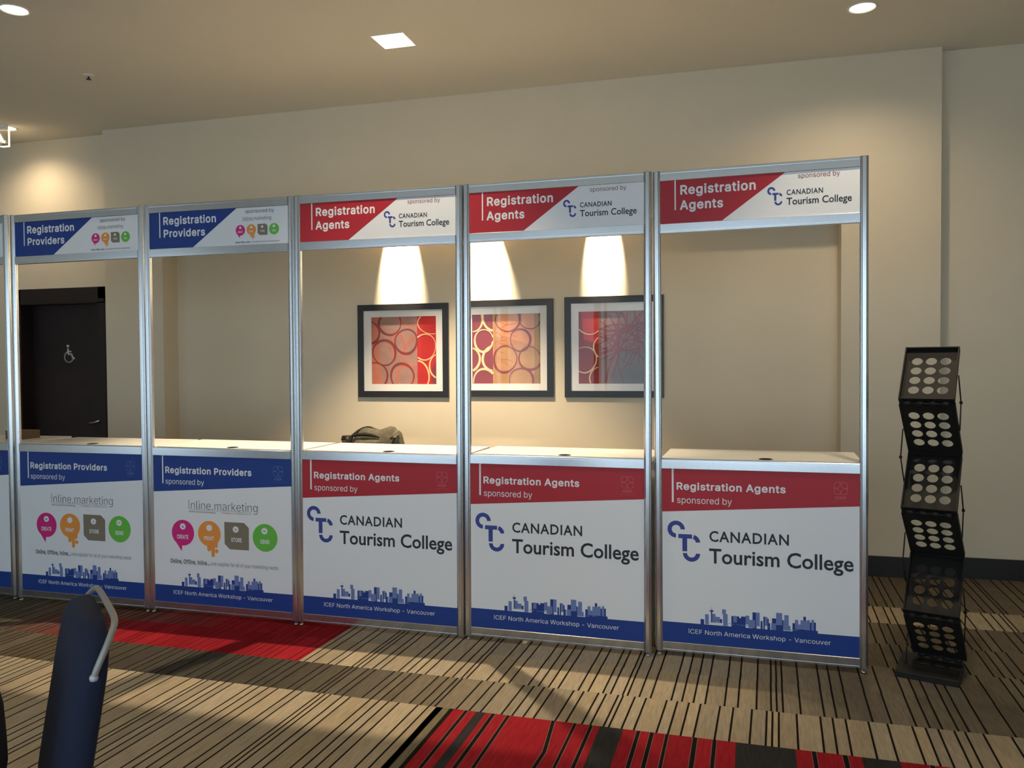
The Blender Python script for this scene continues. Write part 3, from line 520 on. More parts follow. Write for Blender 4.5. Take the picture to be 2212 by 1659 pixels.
    '8,6,94,6,122,15,156,23,172,36,190,64,212,89,224,133,237,249,254,252,262,249,280,237,297,221,304,205,307,171,305,155,299,141,291,111,256,95,252,37,268,24,278,19,294,23,308,33,327,46,346,63,363,87,380,111,392,169,407,219,407,271,394,310,372,335,344,353,306,360,278,362,246,362,6,357,-10,349,-18,335,-23,283,-23,267,-18,253,-5,225,-20,191,-30,173,-33],[157,70,139,74,127,80,121,86,116,96,116,110,121,125,135,134,147,138,165,143,217,149,247,155,252,152,251,126,244,106,235,93,217,80,197,72,183,69]]],"d":[464,[[179,-31,141,-23,101,-5,83,8,61,30,45,53,27,91,12,149,10,209,14,241,25,281,45,323,62,347,83,368,110,387,123,393,157,404,181,408,211,408,251,399,285,383,288,407,288,471,288,505,291,517,296,525,305,531,317,534,371,533,381,530,388,525,395,509,396,3,392,-9,387,-16,379,-21,369,-24,319,-24,307,-21,296,-13,289,0,269,-13,243,-25,211,-32],[183,73,165,81,147,96,129,131,120,173,122,225,134,263,145,280,155,290,181,304,197,306,223,304,239,300,259,286,277,257,284,237,288,209,286,153,276,119,261,95,253,86,239,78,223,72]]],"e":[444,[[193,-31,159,-26,131,-17,94,3,72,23,53,44,27,93,14,137,10,167,12,227,27,283,51,329,87,368,107,381,135,395,189,408,237,406,285,392,319,371,335,358,353,338,368,315,379,289,389,255,394,227,396,171,391,157,379,147,365,144,327,146,265,146,253,144,124,145,127,127,142,99,163,81,185,72,225,70,251,77,273,94,285,114,293,122,309,128,373,113,382,107,387,99,387,83,375,55,354,25,331,5,297,-16,275,-23,231,-32],[127,244,125,247,129,257,142,279,165,297,179,303,195,306,229,304,249,295,260,287,275,263,280,247,277,244]]],"f":[294,[[83,-23,73,-20,65,-14,58,3,58,299,53,302,9,302,-3,306,-12,313,-18,331,-18,373,-15,385,-10,393,-1,399,57,406,58,451,67,481,78,501,113,533,139,545,175,554,205,554,247,545,255,541,262,535,267,521,247,456,239,449,229,446,207,450,183,449,171,443,166,431,166,407,169,402,225,402,237,398,246,391,252,375,252,333,247,315,235,305,221,302,171,304,166,301,166,7,163,-7,153,-19,139,-24]]],"g":[465,[[185,-174,159,-171,121,-160,89,-144,74,-134,48,-108,37,-92,28,-70,3'
    '3,-56,41,-48,69,-32,93,-20,101,-18,115,-23,141,-53,163,-66,193,-73,239,-70,259,-62,273,-53,279,-44,286,-26,288,6,285,8,251,-10,227,-17,207,-19,165,-17,127,-6,103,6,83,19,55,47,43,64,27,96,12,152,10,212,14,242,26,284,41,316,59,343,98,380,137,398,173,407,221,407,259,396,289,379,296,392,307,400,319,403,367,403,383,398,393,386,396,372,396,-24,391,-52,383,-78,364,-110,339,-135,303,-157,281,-164,243,-173,225,-175],[189,84,173,88,157,96,139,116,129,136,122,160,120,212,125,236,133,258,143,276,154,290,167,299,183,304,219,305,235,301,259,287,277,258,284,238,288,212,286,156,279,132,271,116,254,96,243,90,219,83]]],"i":[207,[[54,-23,42,-19,35,-13,29,5,29,375,34,389,46,399,66,404,112,402,124,398,132,392,136,385,139,373,139,3,134,-11,122,-21,110,-24],[72,421,50,429,31,445,20,467,17,489,28,517,45,535,68,545,80,548,93,547,116,539,138,520,148,495,149,473,146,462,136,445,118,429,94,420]]],"l":[229,[[122,-25,102,-21,78,-12,66,-4,52,10,38,35,29,73,29,505,34,519,46,529,58,532,114,531,126,527,133,521,139,503,139,79,144,76,170,77,182,73,189,67,192,61,205,5,200,-9,188,-19,158,-26]]],"n":[450,[[54,-23,42,-19,35,-13,29,5,29,373,34,389,44,398,66,404,110,402,125,397,138,381,162,394,182,401,212,408,244,408,294,395,326,376,345,357,356,341,368,317,377,287,381,259,381,129,381,5,376,-11,368,-19,354,-24,300,-24,284,-18,277,-9,273,5,273,231,268,267,258,286,248,295,236,301,226,304,194,304,176,298,162,290,150,278,139,249,139,7,136,-7,126,-19,112,-24]]],"o":[455,[[189,-31,149,-23,107,-5,77,18,55,42,40,65,27,93,21,111,10,167,10,209,14,239,27,284,49,325,78,359,107,381,149,399,191,408,225,407,267,399,309,381,337,360,361,334,381,299,391,275,399,245,404,217,404,157,395,115,381,76,365,48,339,18,309,-5,273,-21,223,-32],[193,71,171,77,158,85,146,97,137,111,131,123,122,153,120,205,125,233,133,257,145,278,154,287,171,299,183,303,197,306,221,305,239,301,252,295,268,281,280,263,289,237,294,215,294,161,285,125,277,109,261,88,251,81,233,73,217,70]]],"r":[299,[[54,-23,42,-19,35,-13,29,5,29,371,32,385,42,397,64,404,112,'
    '401,124,397,136,386,164,399,192,407,228,408,250,405,263,393,267,379,267,325,262,311,250,301,240,299,218,302,196,302,170,294,149,277,142,263,139,253,139,7,136,-7,126,-19,112,-24]]],"s":[405,[[161,-31,105,-19,77,-5,58,9,37,32,23,57,13,91,17,105,24,113,33,117,91,130,105,125,113,118,127,89,141,77,161,70,201,70,219,75,236,85,243,97,243,111,237,120,223,127,117,155,85,170,69,180,44,205,33,225,24,255,24,289,31,317,41,337,53,354,77,375,103,390,133,401,169,408,193,408,221,406,259,395,283,383,299,372,318,353,334,329,345,301,347,291,345,283,337,272,327,267,271,254,259,258,252,263,237,288,224,301,207,308,169,308,151,302,137,292,134,283,136,265,139,261,151,254,173,247,269,221,291,211,311,198,333,176,347,149,354,125,354,91,347,63,337,43,325,26,295,-1,265,-17,227,-28,199,-32]]],"t":[267,[[151,-27,121,-21,97,-11,83,-2,66,15,52,37,42,75,42,299,39,302,9,302,-5,307,-13,315,-18,331,-18,375,-12,391,-1,399,27,402,39,404,42,407,42,467,46,479,52,487,69,494,121,494,133,491,142,485,147,477,150,467,151,404,199,402,211,399,223,389,228,373,228,329,224,317,218,309,201,302,155,304,150,301,150,87,153,79,159,75,181,74,199,78,216,71,225,57,236,7,231,-9,217,-21,189,-28]]],"v":[429,[[164,-23,151,-19,140,-5,-4,369,-5,383,-2,390,6,397,28,404,82,402,94,398,102,392,114,365,192,150,196,148,204,168,278,373,286,390,296,398,316,404,368,402,380,398,389,391,393,383,393,371,246,-11,238,-19,224,-24]]]}}')
TXT = {}
def text_mesh(body, weight, font='grotesque'):
    key = (body, weight, font)
    if key in TXT: return TXT[key]
    if font == 'humanist':
        c = bpy.data.curves.new('lettering', 'FONT'); c.body = body; c.offset = weight; c.space_character = 1.12 if body.isupper() else 1.0
    else:
        c = bpy.data.curves.new('lettering', 'CURVE'); c.dimensions = '2D'; c.fill_mode = 'BOTH'; x = 0
        for ch in body:
            adv, spl = GLYPHS['b' if weight >= .02 else 'r'][ch]
            for p in spl:
                n = len(p)//2; sp = c.splines.new('POLY'); sp.points.add(n-1); sp.use_cyclic_u = True
                sp.points.foreach_set('co', [q for k in range(n) for q in (p[2*k]/1000+x, p[2*k+1]/1000, 0, 1)])
            x += adv/1000
        c.offset = min(weight, 0)
    c.resolution_u = 3
    o = bpy.data.objects.new('lettering', c); COL.objects.link(o)
    dg = bpy.context.evaluated_depsgraph_get(); dg.update()
    me = bpy.data.meshes.new_from_object(o.evaluated_get(dg))
    vs = [(p.co.x, p.co.y) for p in me.vertices]; fs = [tuple(p.vertices) for p in me.polygons]
    bpy.data.objects.remove(o); bpy.data.curves.remove(c); bpy.data.meshes.remove(me)
    TXT[key] = (vs, fs); return TXT[key]
CAPH = {f: max(p[1] for p in text_mesh('I', 0, f)[0]) for f in ('grotesque', 'humanist')}
class Board(MB):
    """A printed board: slab plus thin layers of print, u to the right, z up, front towards -y."""
    def __init__(s, u1, z0, z1, y=.004, th=.004, base=None):
        super().__init__(); s.y = y
        s.box((0, y, z0), (u1, y+th, z1), base or m_white)
    def poly(s, pts, m, lay=1):
        yy = s.y-.00025*lay; n = len(pts)
        a = sum(pts[i][0]*pts[(i+1) % n][1]-pts[(i+1) % n][0]*pts[i][1] for i in range(n))
        p = pts if a > 0 else pts[::-1]
        s.add([(q[0], yy, q[1]) for q in p], [tuple(range(n))], m)
    def ring(s, cx, cz, ro, ri, a0, a1, m, lay=2, n=28, sx=1.0):
        yy = s.y-.00025*lay; v = []; f = []
        for i in range(n+1):
            a = math.radians(a0+(a1-a0)*i/n)
            v += [(cx+ro*sx*math.cos(a), yy, cz+ro*math.sin(a)), (cx+ri*sx*math.cos(a), yy, cz+ri*math.sin(a))]
        for i in range(n): f.append((2*i+1, 2*i, 2*i+2, 2*i+3))
        s.add(v, f, m)
    def rect(s, u0, z0, u1, z1, m, lay=1): s.poly([(u0, z0), (u1, z0), (u1, z1), (u0, z1)], m, lay)
    def text(s, body, u0, u1, zb, zc, m, weight=0.0, lay=3, font='grotesque'):
        vs, fs = text_mesh(body, weight, font)
        x0 = min(p[0] for p in vs); x1 = max(p[0] for p in vs)
        kx = (u1-u0)/(x1-x0); kz = (zc-zb)/CAPH[font]; yy = s.y-.00025*lay
        s.add([(u0+(p[0]-x0)*kx, yy, zb+p[1]*kz) for p in vs], fs, m)

def ctc_logo(b, u, z, ku, kz, lay=2):
    # unit space of the counter board: origin (.0252,.4966)
    X = lambda a: u+(a-.0252)*ku
    Z = lambda a: z+(a-.4966)*kz
    def arc(cx, cz, ro, ri, a0, a1, n=20):
        return [(X(cx+ro*math.cos(math.radians(a0+(a1-a0)*i/n))), Z(cz+ro*math.sin(math.radians(a0+(a1-a0)*i/n)))) for i in range(n+1)], [(X(cx+ri*math.cos(math.radians(a0+(a1-a0)*i/n))), Z(cz+ri*math.sin(math.radians(a0+(a1-a0)*i/n)))) for i in range(n+1)]
    for cx, cz, ro, ri, a0, a1 in ((.0692, .6615, .0445, .0225, 0, 268), (.1475, .5945, .0435, .0215, 5, 73), (.1466, .540, .0438, .0222, 181, 359)):
        o_, i_ = arc(cx, cz, ro, ri, a0, a1); yy = b.y-.00025*lay; n = len(o_)
        v = [(p[0], yy, p[1]) for p in o_]+[(p[0], yy, p[1]) for p in i_]
        b.add(v, [(i_2+n, i_2, i_2+1, i_2+1+n) for i_2 in range(n-1)], m_navy)
    b.rect(X(.0802), Z(.6155), X(.1500), Z(.6375), m_navy, lay)
    b.rect(X(.1005), Z(.5490), X(.1250), Z(.6160), m_navy, lay)
def icef_logo(b, m, mt):
    for cx, cz, sx, sz in ((.8495, .9165, -1, 1), (.8825, .9165, 1, 1), (.8495, .8855, -1, -1), (.8825, .8855, 1, -1)):
        def pet(r):
            # leaf: square corner-to-corner with rounded outer corner
            q = [(-.5, .5), (-.5, -.12), (-.12, -.5), (.5, -.5), (.5, .10), (.38, .38), (.10, .5)]
            return [(cx+sx*p[0]*r, cz+sz*p[1]*r) for p in q]
        A, B = pet(.030), pet(.0255); yy = b.y-.0005; n = len(A)
        b.add([(p[0], yy, p[1]) for p in A]+[(p[0], yy, p[1]) for p in B], [(i, (i+1) % n, (i+1) % n+n, i+n) for i in range(n)], m)
    b.text('ICEF', .8414, .8917, .8480, .8625, mt, .02)
    b.text('Connect. Recruit. Grow.', .8264, .9080, .8355, .8405, m, 0)
SKY = [(0.1925,0.172,0.2103,0.202,'d'),(0.2152,0.1772,0.2339,0.2289,'l'),(0.245,0.1909,0.2514,0.2525,'d'),(0.2389,0.2448,0.2578,0.2525,'d'),(0.2473,0.2525,0.2492,0.2674,'l'),(0.2507,0.1918,0.2674,0.234,'l'),(0.2673,0.1934,0.2897,0.22,'l'),(0.2897,0.1915,0.3002,0.2098,'d'),(0.3004,0.2359,0.3195,0.2607,'l'),(0.3051,0.1767,0.328,0.2381,'l'),(0.3464,0.172,0.385,0.2305,'d'),(0.3553,0.199,0.3733,0.232,'l'),(0.3849,0.172,0.3969,0.2227,'d'),(0.3938,0.172,0.4158,0.2321,'d'),(0.4152,0.1926,0.434,0.238,'l'),(0.4497,0.172,0.469,0.2572,'d'),(0.4659,0.1904,0.4846,0.2575,'l'),(0.4298,0.1773,0.462,0.2181,'l'),(0.4891,0.172,0.4984,0.2165,'d'),(0.5025,0.172,0.5093,0.2394,'d'),(0.5087,0.1938,0.5217,0.2395,'l'),(0.5217,0.172,0.5285,0.2306,'d'),(0.5284,0.172,0.5355,0.2083,'d'),(0.5439,0.172,0.5633,0.2346,'d'),(0.5633,0.2024,0.5925,0.2642,'l'),(0.5924,0.172,0.597,0.2299,'d'),(0.5632,0.172,0.597,0.2026,'d'),(0.5402,0.1757,0.5633,0.21,'l'),(0.6026,0.2022,0.6236,0.2557,'l'),(0.597,0.1787,0.6108,0.229,'l'),(0.6107,0.1786,0.6321,0.2029,'l'),(0.6412,0.172,0.6564,0.2182,'d'),(0.6534,0.1836,0.6685,0.236,'l'),(0.6685,0.1848,0.6806,0.2139,'l'),(0.6791,0.1827,0.6942,0.2359,'l'),(0.6927,0.2353,0.7048,0.2547,'d'),(0.6942,0.1841,0.7108,0.2356,'l'),(0.7108,0.1773,0.7234,0.2394,'l'),(0.7234,0.172,0.7318,0.2281,'d'),(0.7303,0.187,0.7423,0.2417,'l'),(0.7423,0.172,0.7512,0.2297,'d'),(0.6412,0.171,0.7602,0.1887,'d')]
WB = 0.9513
ZP0, ZP1, ZH0, ZH1 = .073, .976, 2.238, 2.457
def counter_board(kind):
    b = Board(WB, ZP0-.01, ZP1+.01)
    mc = m_red if kind == 'agents' else m_blue
    b.poly([(0, .7505), (WB, .8160), (WB, ZP1+.01), (0, ZP1+.01)], mc)
    b.rect(0, ZP0-.01, WB, .1757, m_blue)
    for i, (a, z0, c, z1, t) in enumerate(SKY): b.rect(a, z0, c, z1, m_blue if t == 'd' else m_sky, 2+(i % 7)*.35)
    for a, c, zz in ((.24, .30, .1905), (.333, .345, .1895), (.35, .362, .1885), (.372, .386, .1875), (.39, .43, .187), (.465, .49, .190), (.52, .54, .190), (.63, .665, .183)):
        b.rect(a, zz-.0015, c, zz+.0015, m_sky, 4.6)
    b.text('ICEF North America Workshop - Vancouver', .1326, .8200, .1230, .1475, m_white, .004)
    if kind == 'agents':
        b.rect(.0499, .8022, .0595, ZP1+.01, m_white, 2)
        b.text('Registration Agents', .0745, .6100, .8690, .9072, m_white, .028)
        b.text('sponsored by', .0765, .3510, .7985, .8345, m_white, .004)
        icef_logo(b, m_fred, m_fred)
        ctc_logo(b, .0270, .4968, 1, 1)
        b.text('CANADIAN', .2385, .6250, .6075, .6595, m_ink, .019, font='humanist')
        b.text('Tourism College', .2370, .9247, .4960, .5690, m_ink, .016, font='humanist')
    else:
        b.rect(.0638, .8035, .0720, ZP1+.01, m_white, 2)
        b.text('Registration Providers', .0865, .6885, .8690, .9090, m_white, .026)
        b.text('sponsored by', .0875, .3610, .8015, .8370, m_white, .004)
        icef_logo(b, m_fblue, m_fblue)
        b.text('Inline.marketing', .2503, .7270, .6525, .7080, m_ink, -.012)
        b.rect(.2503, .6480, .6850, .6493, m_grey, 2)
        b.text('www.inline.marketing', .2500, .4356, .6330, .6440, m_ink, .008)
        b.text('create', .4823, .5400, .6340, .6450, m_pink, 0); b.text('print', .5420, .5850, .6340, .6450, m_orange, 0)
        b.text('store', .5870, .6330, .6340, .6450, m_taupe, 0); b.text('send', .6350, .6822, .6340, .6450, m_green, 0)
        inline_icons(b, 1.0, lambda u, z: (u, z), True)
        b.text('Online, Offline, Inline...', .1149, .3940, .3150, .3420, m_grey, .02)
        b.text('one supplier for all of your marketing needs', .4010, .8593, .3160, .3400, m_grey, -.004)
    return b.mesh('front_panel', fix=False)
def inline_icons(b, k, tr, words):
    T_ = lambda pts: [tr(*p) for p in pts]
    b.poly(T_(circ(.2062, .5045, .0795, .0790, n=40)), m_pink, 1)
    b.poly(T_([(.1310, .478), (.1960, .3900), (.2000, .4270), (.2200, .4270), (.2062, .5045)]), m_pink, 1.3)
    b.poly(T_(circ(.3925, .5080, .0795, .0775, n=40)), m_orange, 1)
    b.poly(T_([(.335, .456), (.375, .434), (.3785, .405), (.392, .398), (.4035, .408), (.4045, .430), (.4050, .372), (.417, .365), (.429, .374), (.430, .425), (.447, .425), (.4515, .452), (.45, .47), (.3925, .50)]), m_orange, 1.3)
    b.poly(T_(circ(.4425, .4040, .0125, .0125, n=16)), m_orange, 1)
    b.poly(T_([(.4975, .5850), (.4985, .4520), (.5330, .4210), (.6650, .4210), (.6660, .5560), (.6330, .5850)]), m_taupe, 1)
    b.poly(T_(circ(.7745, .5030, .0835, .0830, n=40)), m_green, 1)
    for q, w0, w1, t in ((.2057, .1633, .2446, 'CREATE'), (.3921, .3563, .4238, 'PRINT'), (.5758, .5444, .6161, 'STORE'), (.7713, .7433, .8035, 'SEND')):
        b.poly(T_(circ(q, .5430, .0205, .0190, n=24)), m_white, 2)
        a = tr(w0, .4680); c = tr(w1, .4925)
        b.text(t, a[0], c[0], a[1], c[1], m_white, .03)
    if words:
        b.poly(T_([(.201, .551), (.203, .535), (.207, .538), (.211, .532), (.213, .534), (.209, .540), (.213, .541)]), m_ink, 3)
        b.poly(T_([(.568, .546), (.583, .546), (.583, .543), (.568, .543)]), m_taupe, 3); b.poly(T_([(.568, .538), (.583, .538), (.583, .535), (.568, .535)]), m_taupe, 3)
        b.poly(T_([(.762, .546), (.781, .546), (.781, .541), (.762, .541)]), m_taupe, 3)
def header_board(kind):
    b = Board(WB, ZH0-.01, ZH1+.01)
    mc = m_red if kind == 'agents' else m_blue
    b.poly([(0, ZH1+.01), (0, ZH0-.01), (.3071-.0137, ZH0-.01), (.6110+.0137, ZH1+.01)], mc)
    b.rect(.0720, 2.3050, .0790, ZH1+.01, m_white, 2)
    b.text('Registration', .1015, .4710, 2.3835, 2.4310, m_white, .028)
    if kind == 'agents':
        b.text('Agents', .0990, .3130, 2.3065, 2.3535, m_white, .028)
        b.text('sponsored by', .6700, .8625, 2.4235, 2.4480, m_maroon, .0)
        ctc_logo(b, .5262, 2.2965, .4275, .441)
        b.text('CANADIAN', .6170, .7850, 2.3450, 2.3695, m_ink, .017, font='humanist')
        b.text('Tourism College', .6167, .9155, 2.2968, 2.3298, m_ink, .014, font='humanist')
    else:
        b.text('Providers', .1030, .3945, 2.3078, 2.3545, m_white, .026)
        b.text('sponsored by', .6704, .8615, 2.4245, 2.4470, m_ink, .0)
        b.text('Inline.marketing', .6534, .8423, 2.3815, 2.4045, m_ink, -.006)
        b.rect(.6534, 2.3795, .7250, 2.3805, m_grey, 2)
        kk = .392; inline_icons(b, kk, lambda u, z: (.6044+(u-.1267)*.3955, 2.3255+(z-.5045)*.40), False)
        b.text('Online, Offline, Inline...', .6007, .7100, 2.2505, 2.2605, m_grey, .02)
        b.text('one supplier for all of your marketing needs', .7130, .8949, 2.2505, 2.2600, m_grey, 0)
    return b.mesh('header_sign', fix=False)

# ------------------------------------------------------------------ booth parts
PR = .0195
def post_profile():
    out = []
    for k in range(8):
        a = PI/8 + k*PI/4; n = a+PI/8
        R_ = PR/math.cos(PI/8)
        p = Vector((math.cos(a), math.sin(a)))*R_; q = Vector((math.cos(a+PI/4), math.sin(a+PI/4)))*R_
        nn = Vector((math.cos(n), math.sin(n))); d = (q-p).normalized(); mid = (p+q)/2
        out += [p, mid-d*.0030, mid-d*.0030-nn*.005, mid+d*.0030-nn*.005, mid+d*.0030]
    return [(p.x, p.y) for p in out]
def post_mesh(z1):
    mb = MB(); mb.prism(post_profile(), 'z', .022, z1, m_alu)
    mb.lathe([(.0, z1-.001), (.017, z1-.001), (.017, z1+.001), (0, z1+.001)], (0, 0, 0), m_groove, 8)
    return mb.mesh('post')
def foot_mesh():
    mb = MB(); mb.lathe([(0, -.002), (.012, -.002), (.012, .005), (.006, .007), (.006, .023), (0, .023)], (0, 0, 0), m_alu, 12)
    return mb.mesh('levelling_foot')
def rail_mesh(L_, lip_top):
    # face towards -y, 50 mm high, with a fine groove 12 mm from the outer edge
    hh = .050; g = .0115
    zs = [0, hh-g-.0012, hh-g+.0012, hh] if lip_top else [0, g-.0012, g+.0012, hh]
    pr = [(-.002, zs[0]+.002), (-.002, zs[1]), (.003, zs[1]), (.003, zs[2]), (-.002, zs[2]), (-.002, zs[3]-.002), (0, zs[3]), (.016, zs[3]), (.016, zs[0]), (0, zs[0])]
    mb = MB(); mb.prism(pr, 'x', 0, L_, m_alu)
    return mb.mesh('rail')
ME = dict(tall=post_mesh(2.507), short=post_mesh(1.000), foot=foot_mesh(), rt=rail_mesh(WB, True), rb=rail_mesh(WB, False), side=None,
          pa=counter_board('agents'), pp=counter_board('providers'), ha=header_board('agents'), hp=header_board('providers'))
def sided():
    mb = MB(); mb.box((-.008, .035, .955), (.008, .455, 1.000), m_alu); return mb.mesh('side_rail')
def sidepan():
    mb = MB(); mb.box((-.002, .035, .03), (.002, .455, .957), m_white); return mb.mesh('side_panel')
def top_mesh(w0, w1):
    x0, x1, y0, y1, z0, z1 = w0, w1, .034, .492, 1.003, 1.027
    mb = MB(); hx_, hy_, r = .515, .075, .032; n = 28; v = []; f = []
    hx_ += 0
    # top and bottom with a round cable hole
    for z in (z1, z0):
        for k in range(n):
            a = 2*PI*k/n; v.append((hx_+r*math.cos(a), hy_+r*math.sin(a), z))
        o = len(v)
        for k in range(n):
            a = 2*PI*k/n; ca, sa = math.cos(a), math.sin(a)
            t = min((x1-hx_)/ca if ca > 1e-9 else (x0-hx_)/ca if ca < -1e-9 else 1e9, (y1-hy_)/sa if sa > 1e-9 else (y0-hy_)/sa if sa < -1e-9 else 1e9)
            v.append((hx_+ca*t, hy_+sa*t, z))
    # corner points complete the rectangle
    for k in range(n):
        k2 = (k+1) % n
        f.append((k, n+k, n+k2, k2)); f.append((2*n+k2, 3*n+k2, 3*n+k, 2*n+k)); f.append((k2, 2*n+k2, 2*n+k, k)); f.append((n+k, 3*n+k, 3*n+k2, n+k2))
    mb.add(v, f, m_top)
    crn = [(x1, y1), (x0, y1), (x0, y0), (x1, y0)]
    for (cx, cy) in crn:
        a = math.atan2(cy-hy_, cx-hx_) % (2*PI); k = int(a/(2*PI/n)) % n; k2 = (k+1) % n
        pa, pb = v[n+k], v[n+k2]
        mb.add([(pa[0], pa[1], z1), (cx, cy, z1), (pb[0], pb[1], z1), (pa[0], pa[1], z0), (cx, cy, z0), (pb[0], pb[1], z0)], [(0, 1, 2), (5, 4, 3), (0, 3, 4, 1), (1, 4, 5, 2)], m_top)
    return mb.mesh('tabletop', fix=False)
def grommet():
    mb = MB(); n = 24; v = []; f = []
    for r, z in ((.034, 1.0272), (.034, 1.0290), (.028, 1.0290), (.028, 1.0050)):
        for k in range(n): v.append((.515+r*math.cos(2*PI*k/n), .075+r*math.sin(2*PI*k/n), z))
    for i in range(3):
        for k in range(n):
            k2 = (k+1) % n; f.append((i*n+k, i*n+k2, (i+1)*n+k2, (i+1)*n+k))
    f.append(tuple(3*n+k for k in range(n)))
    mb.add(v, f, m_hole); return mb.mesh('cable_grommet')
ME['side'] = sided(); ME['sp'] = sidepan(); ME['gr'] = grommet()
mbx = MB(); mbx.box((-.002, .462, .955), (WB+.002, .478, 1.000), m_alu); ME['back'] = mbx.mesh('back_rail')
PX = (-PR, WB+PR); PY = .012
def booth(x, y, z, yaw, roll, tilt, kind, label, t0=.002, t1=.993):
    e = empty('registration_booth', (x+roll*1.226, y-tilt*1.226, z), (-tilt, -roll, yaw))
    tag(e, label, 'registration counter', 'aluminium registration counters in a row')
    for px_ in PX:
        p = link('post', ME['tall'], e); p.location = (px_, PY, 0)
        q = link('levelling_foot', ME['foot'], p)
    for px_ in PX:
        p = link('back_post', ME['short'], e); p.location = (px_, .470, 0)
        q = link('levelling_foot', ME['foot'], p)
    ag = kind == 'agents'
    link('header_sign', ME['ha' if ag else 'hp'], e)
    link('front_panel', ME['pa' if ag else 'pp'], e)
    for nm, me, zz in (('header_rail', 'rt', 2.456), ('header_rail', 'rb', 2.188), ('counter_rail', 'rt', .975), ('bottom_rail', 'rb', .0215)):
        r = link(nm, ME[me], e); r.location = (0, 0, zz)
    t = link('tabletop', top_mesh(t0, t1), e); link('cable_grommet', ME['gr'], t)
    for px_ in PX:
        s_ = link('side_rail', ME['side'], e); s_.location = (px_, 0, 0)
        s_ = link('side_panel', ME['sp'], e); s_.location = (px_, 0, 0)
    link('back_rail', ME['back'], e)
    return e
booth(-1.046, 0, 0, 0, .0045, 0, 'providers', 'blue registration counter cut off by the left edge of the picture')
booth(0, 0, 0, -.0076, .0021, .0015, 'providers', 'blue registration counter with the dark restroom door visible through its opening')
booth(1.0333, -.0055, .0008, .0028, -.0034, -.0032, 'providers', 'blue registration counter standing directly left of the red ones')
booth(2.0617, -.0024, -.0006, .0004, -.0042, -.0001, 'agents', 'red registration counter with the backpack and coffee cup seen above its top')
booth(3.0905, .0121, .0017, -.0151, -.0011, .0065, 'agents', 'middle one of the three red registration counters', t1=.985)
booth(4.1302, .0292, .0004, -.0256, .0032, -.0051, 'agents', 'red registration counter at the right end of the row', t0=-.008, t1=.972)

# ------------------------------------------------------------------ framed pictures
def interp_strip(mbp, pts, wd, y, m):
    n = len(pts); v = []; f = []
    for i, (px_, pz) in enumerate(pts):
        a = pts[max(i-1, 0)]; b = pts[min(i+1, n-1)]
        d = Vector((b[0]-a[0], b[1]-a[1])); d.normalize(); q = Vector((-d.y, d.x))*(wd[i] if isinstance(wd, list) else wd)/2
        v += [(px_+q.x, y, pz+q.y), (px_-q.x, y, pz-q.y)]
    for i in range(n-1): f.append((2*i, 2*i+1, 2*i+3, 2*i+2))
    mbp.add(v, f, m)
def clip_poly(pts, x0, x1, z0, z1):
    """split a polyline into the runs that stay inside the rectangle"""
    runs = []; cur = []
    for p in pts:
        if x0 <= p[0] <= x1 and z0 <= p[1] <= z1: cur.append(p)
        else:
            if len(cur) > 1: runs.append(cur)
            cur = []
    if len(cur) > 1: runs.append(cur)
    return runs
A = {}
for nm, c_ in dict(salmon=(.52,.17,.11), greyrose=(.36,.20,.165), red=(.50,.018,.018), darkred=(.23,.012,.014), ring=(.23,.035,.035), cream=(.80,.55,.28), coral=(.60,.13,.08), tan=(.46,.25,.115), peach=(.62,.28,.15), plum=(.23,.035,.055), mauve=(.25,.15,.14), slate=(.17,.15,.145), rose=(.24,.05,.055), olive=(.33,.20,.075)).items():
    A[nm] = mat('art_'+nm, c_, 0.7, var=0.12, scale=9)
def rings(mbp, lst, box, m, wd, y, seed, n=90):
    rr = random.Random(seed)
    for cx, cz, rx, rz in lst:
        ph = [rr.uniform(0, 6.28) for _ in range(3)]; pts = []; ws = {}
        for i in range(n+1):
            a = 2*PI*i/n; k = 1+.025*math.sin(2*a+ph[0])+.02*math.sin(3*a+ph[1])
            pts.append((cx+rx*k*math.cos(a), cz+rz*k*math.sin(a)))
        for run in clip_poly(pts, *box):
            interp_strip(mbp, run, [wd*(1+.45*math.sin(math.atan2(p[1]-cz, p[0]-cx)+ph[2])) for p in run], y, m)
        y -= .00004
def picture(x0, x1, z0, z1, px0, px1, pz0, pz1, art, label, ry=0.0):
    yb_ = YA; th = .022; bw = .052
    e = empty('framed_picture', ((x0+x1)/2, yb_, z0)); tag(e, label, 'picture', 'abstract pictures in black frames')
    cx = (x0+x1)/2; a, b, hh = x0-cx, x1-cx, z1-z0
    mb = MB()
    for q in ((a, 0, a+bw, hh), (b-bw, 0, b, hh), (a+bw, 0, b-bw, bw), (a+bw, hh-bw, b-bw, hh)):
        mb.box((q[0], -th, q[1]), (q[2], -.002, q[3]), m_frame)
    mb.obj('frame', e)
    # mat board with a window
    mb = MB(); u0, u1, v0, v1 = px0-cx, px1-cx, pz0-z0, pz1-z0; ym = -.0105
    for q in ((a+bw-.004, bw-.004, u0, hh-bw+.004), (u1, bw-.004, b-bw+.004, hh-bw+.004), (u0, bw-.004, u1, v0), (u0, v1, u1, hh-bw+.004)):
        mb.box((q[0], ym, q[1]), (q[2], ym+.003, q[3]), m_mat)
    mb.obj('mat_board', e)
    mb = MB(); mb.box((u0-.01, ym+.003, v0-.01), (u1+.01, ym+.005, v1+.01), m_mat); art(mb, cx, z0, (px0, px1, pz0, pz1), ym+.003)
    o = mb.obj('artwork', e, fix=False)
    mb = MB(); mb.add([(a+bw-.003, -.0165, bw-.003), (b-bw+.003, -.0165, bw-.003), (b-bw+.003, -.0165, hh-bw+.003), (a+bw-.003, -.0165, hh-bw+.003)], [(0, 1, 2, 3)], m_glass); mb.obj('glass_pane', e)
    return e
def shift(lst, cx, z0): return [(a-cx, b-z0, c_, d) for a, b, c_, d in lst]
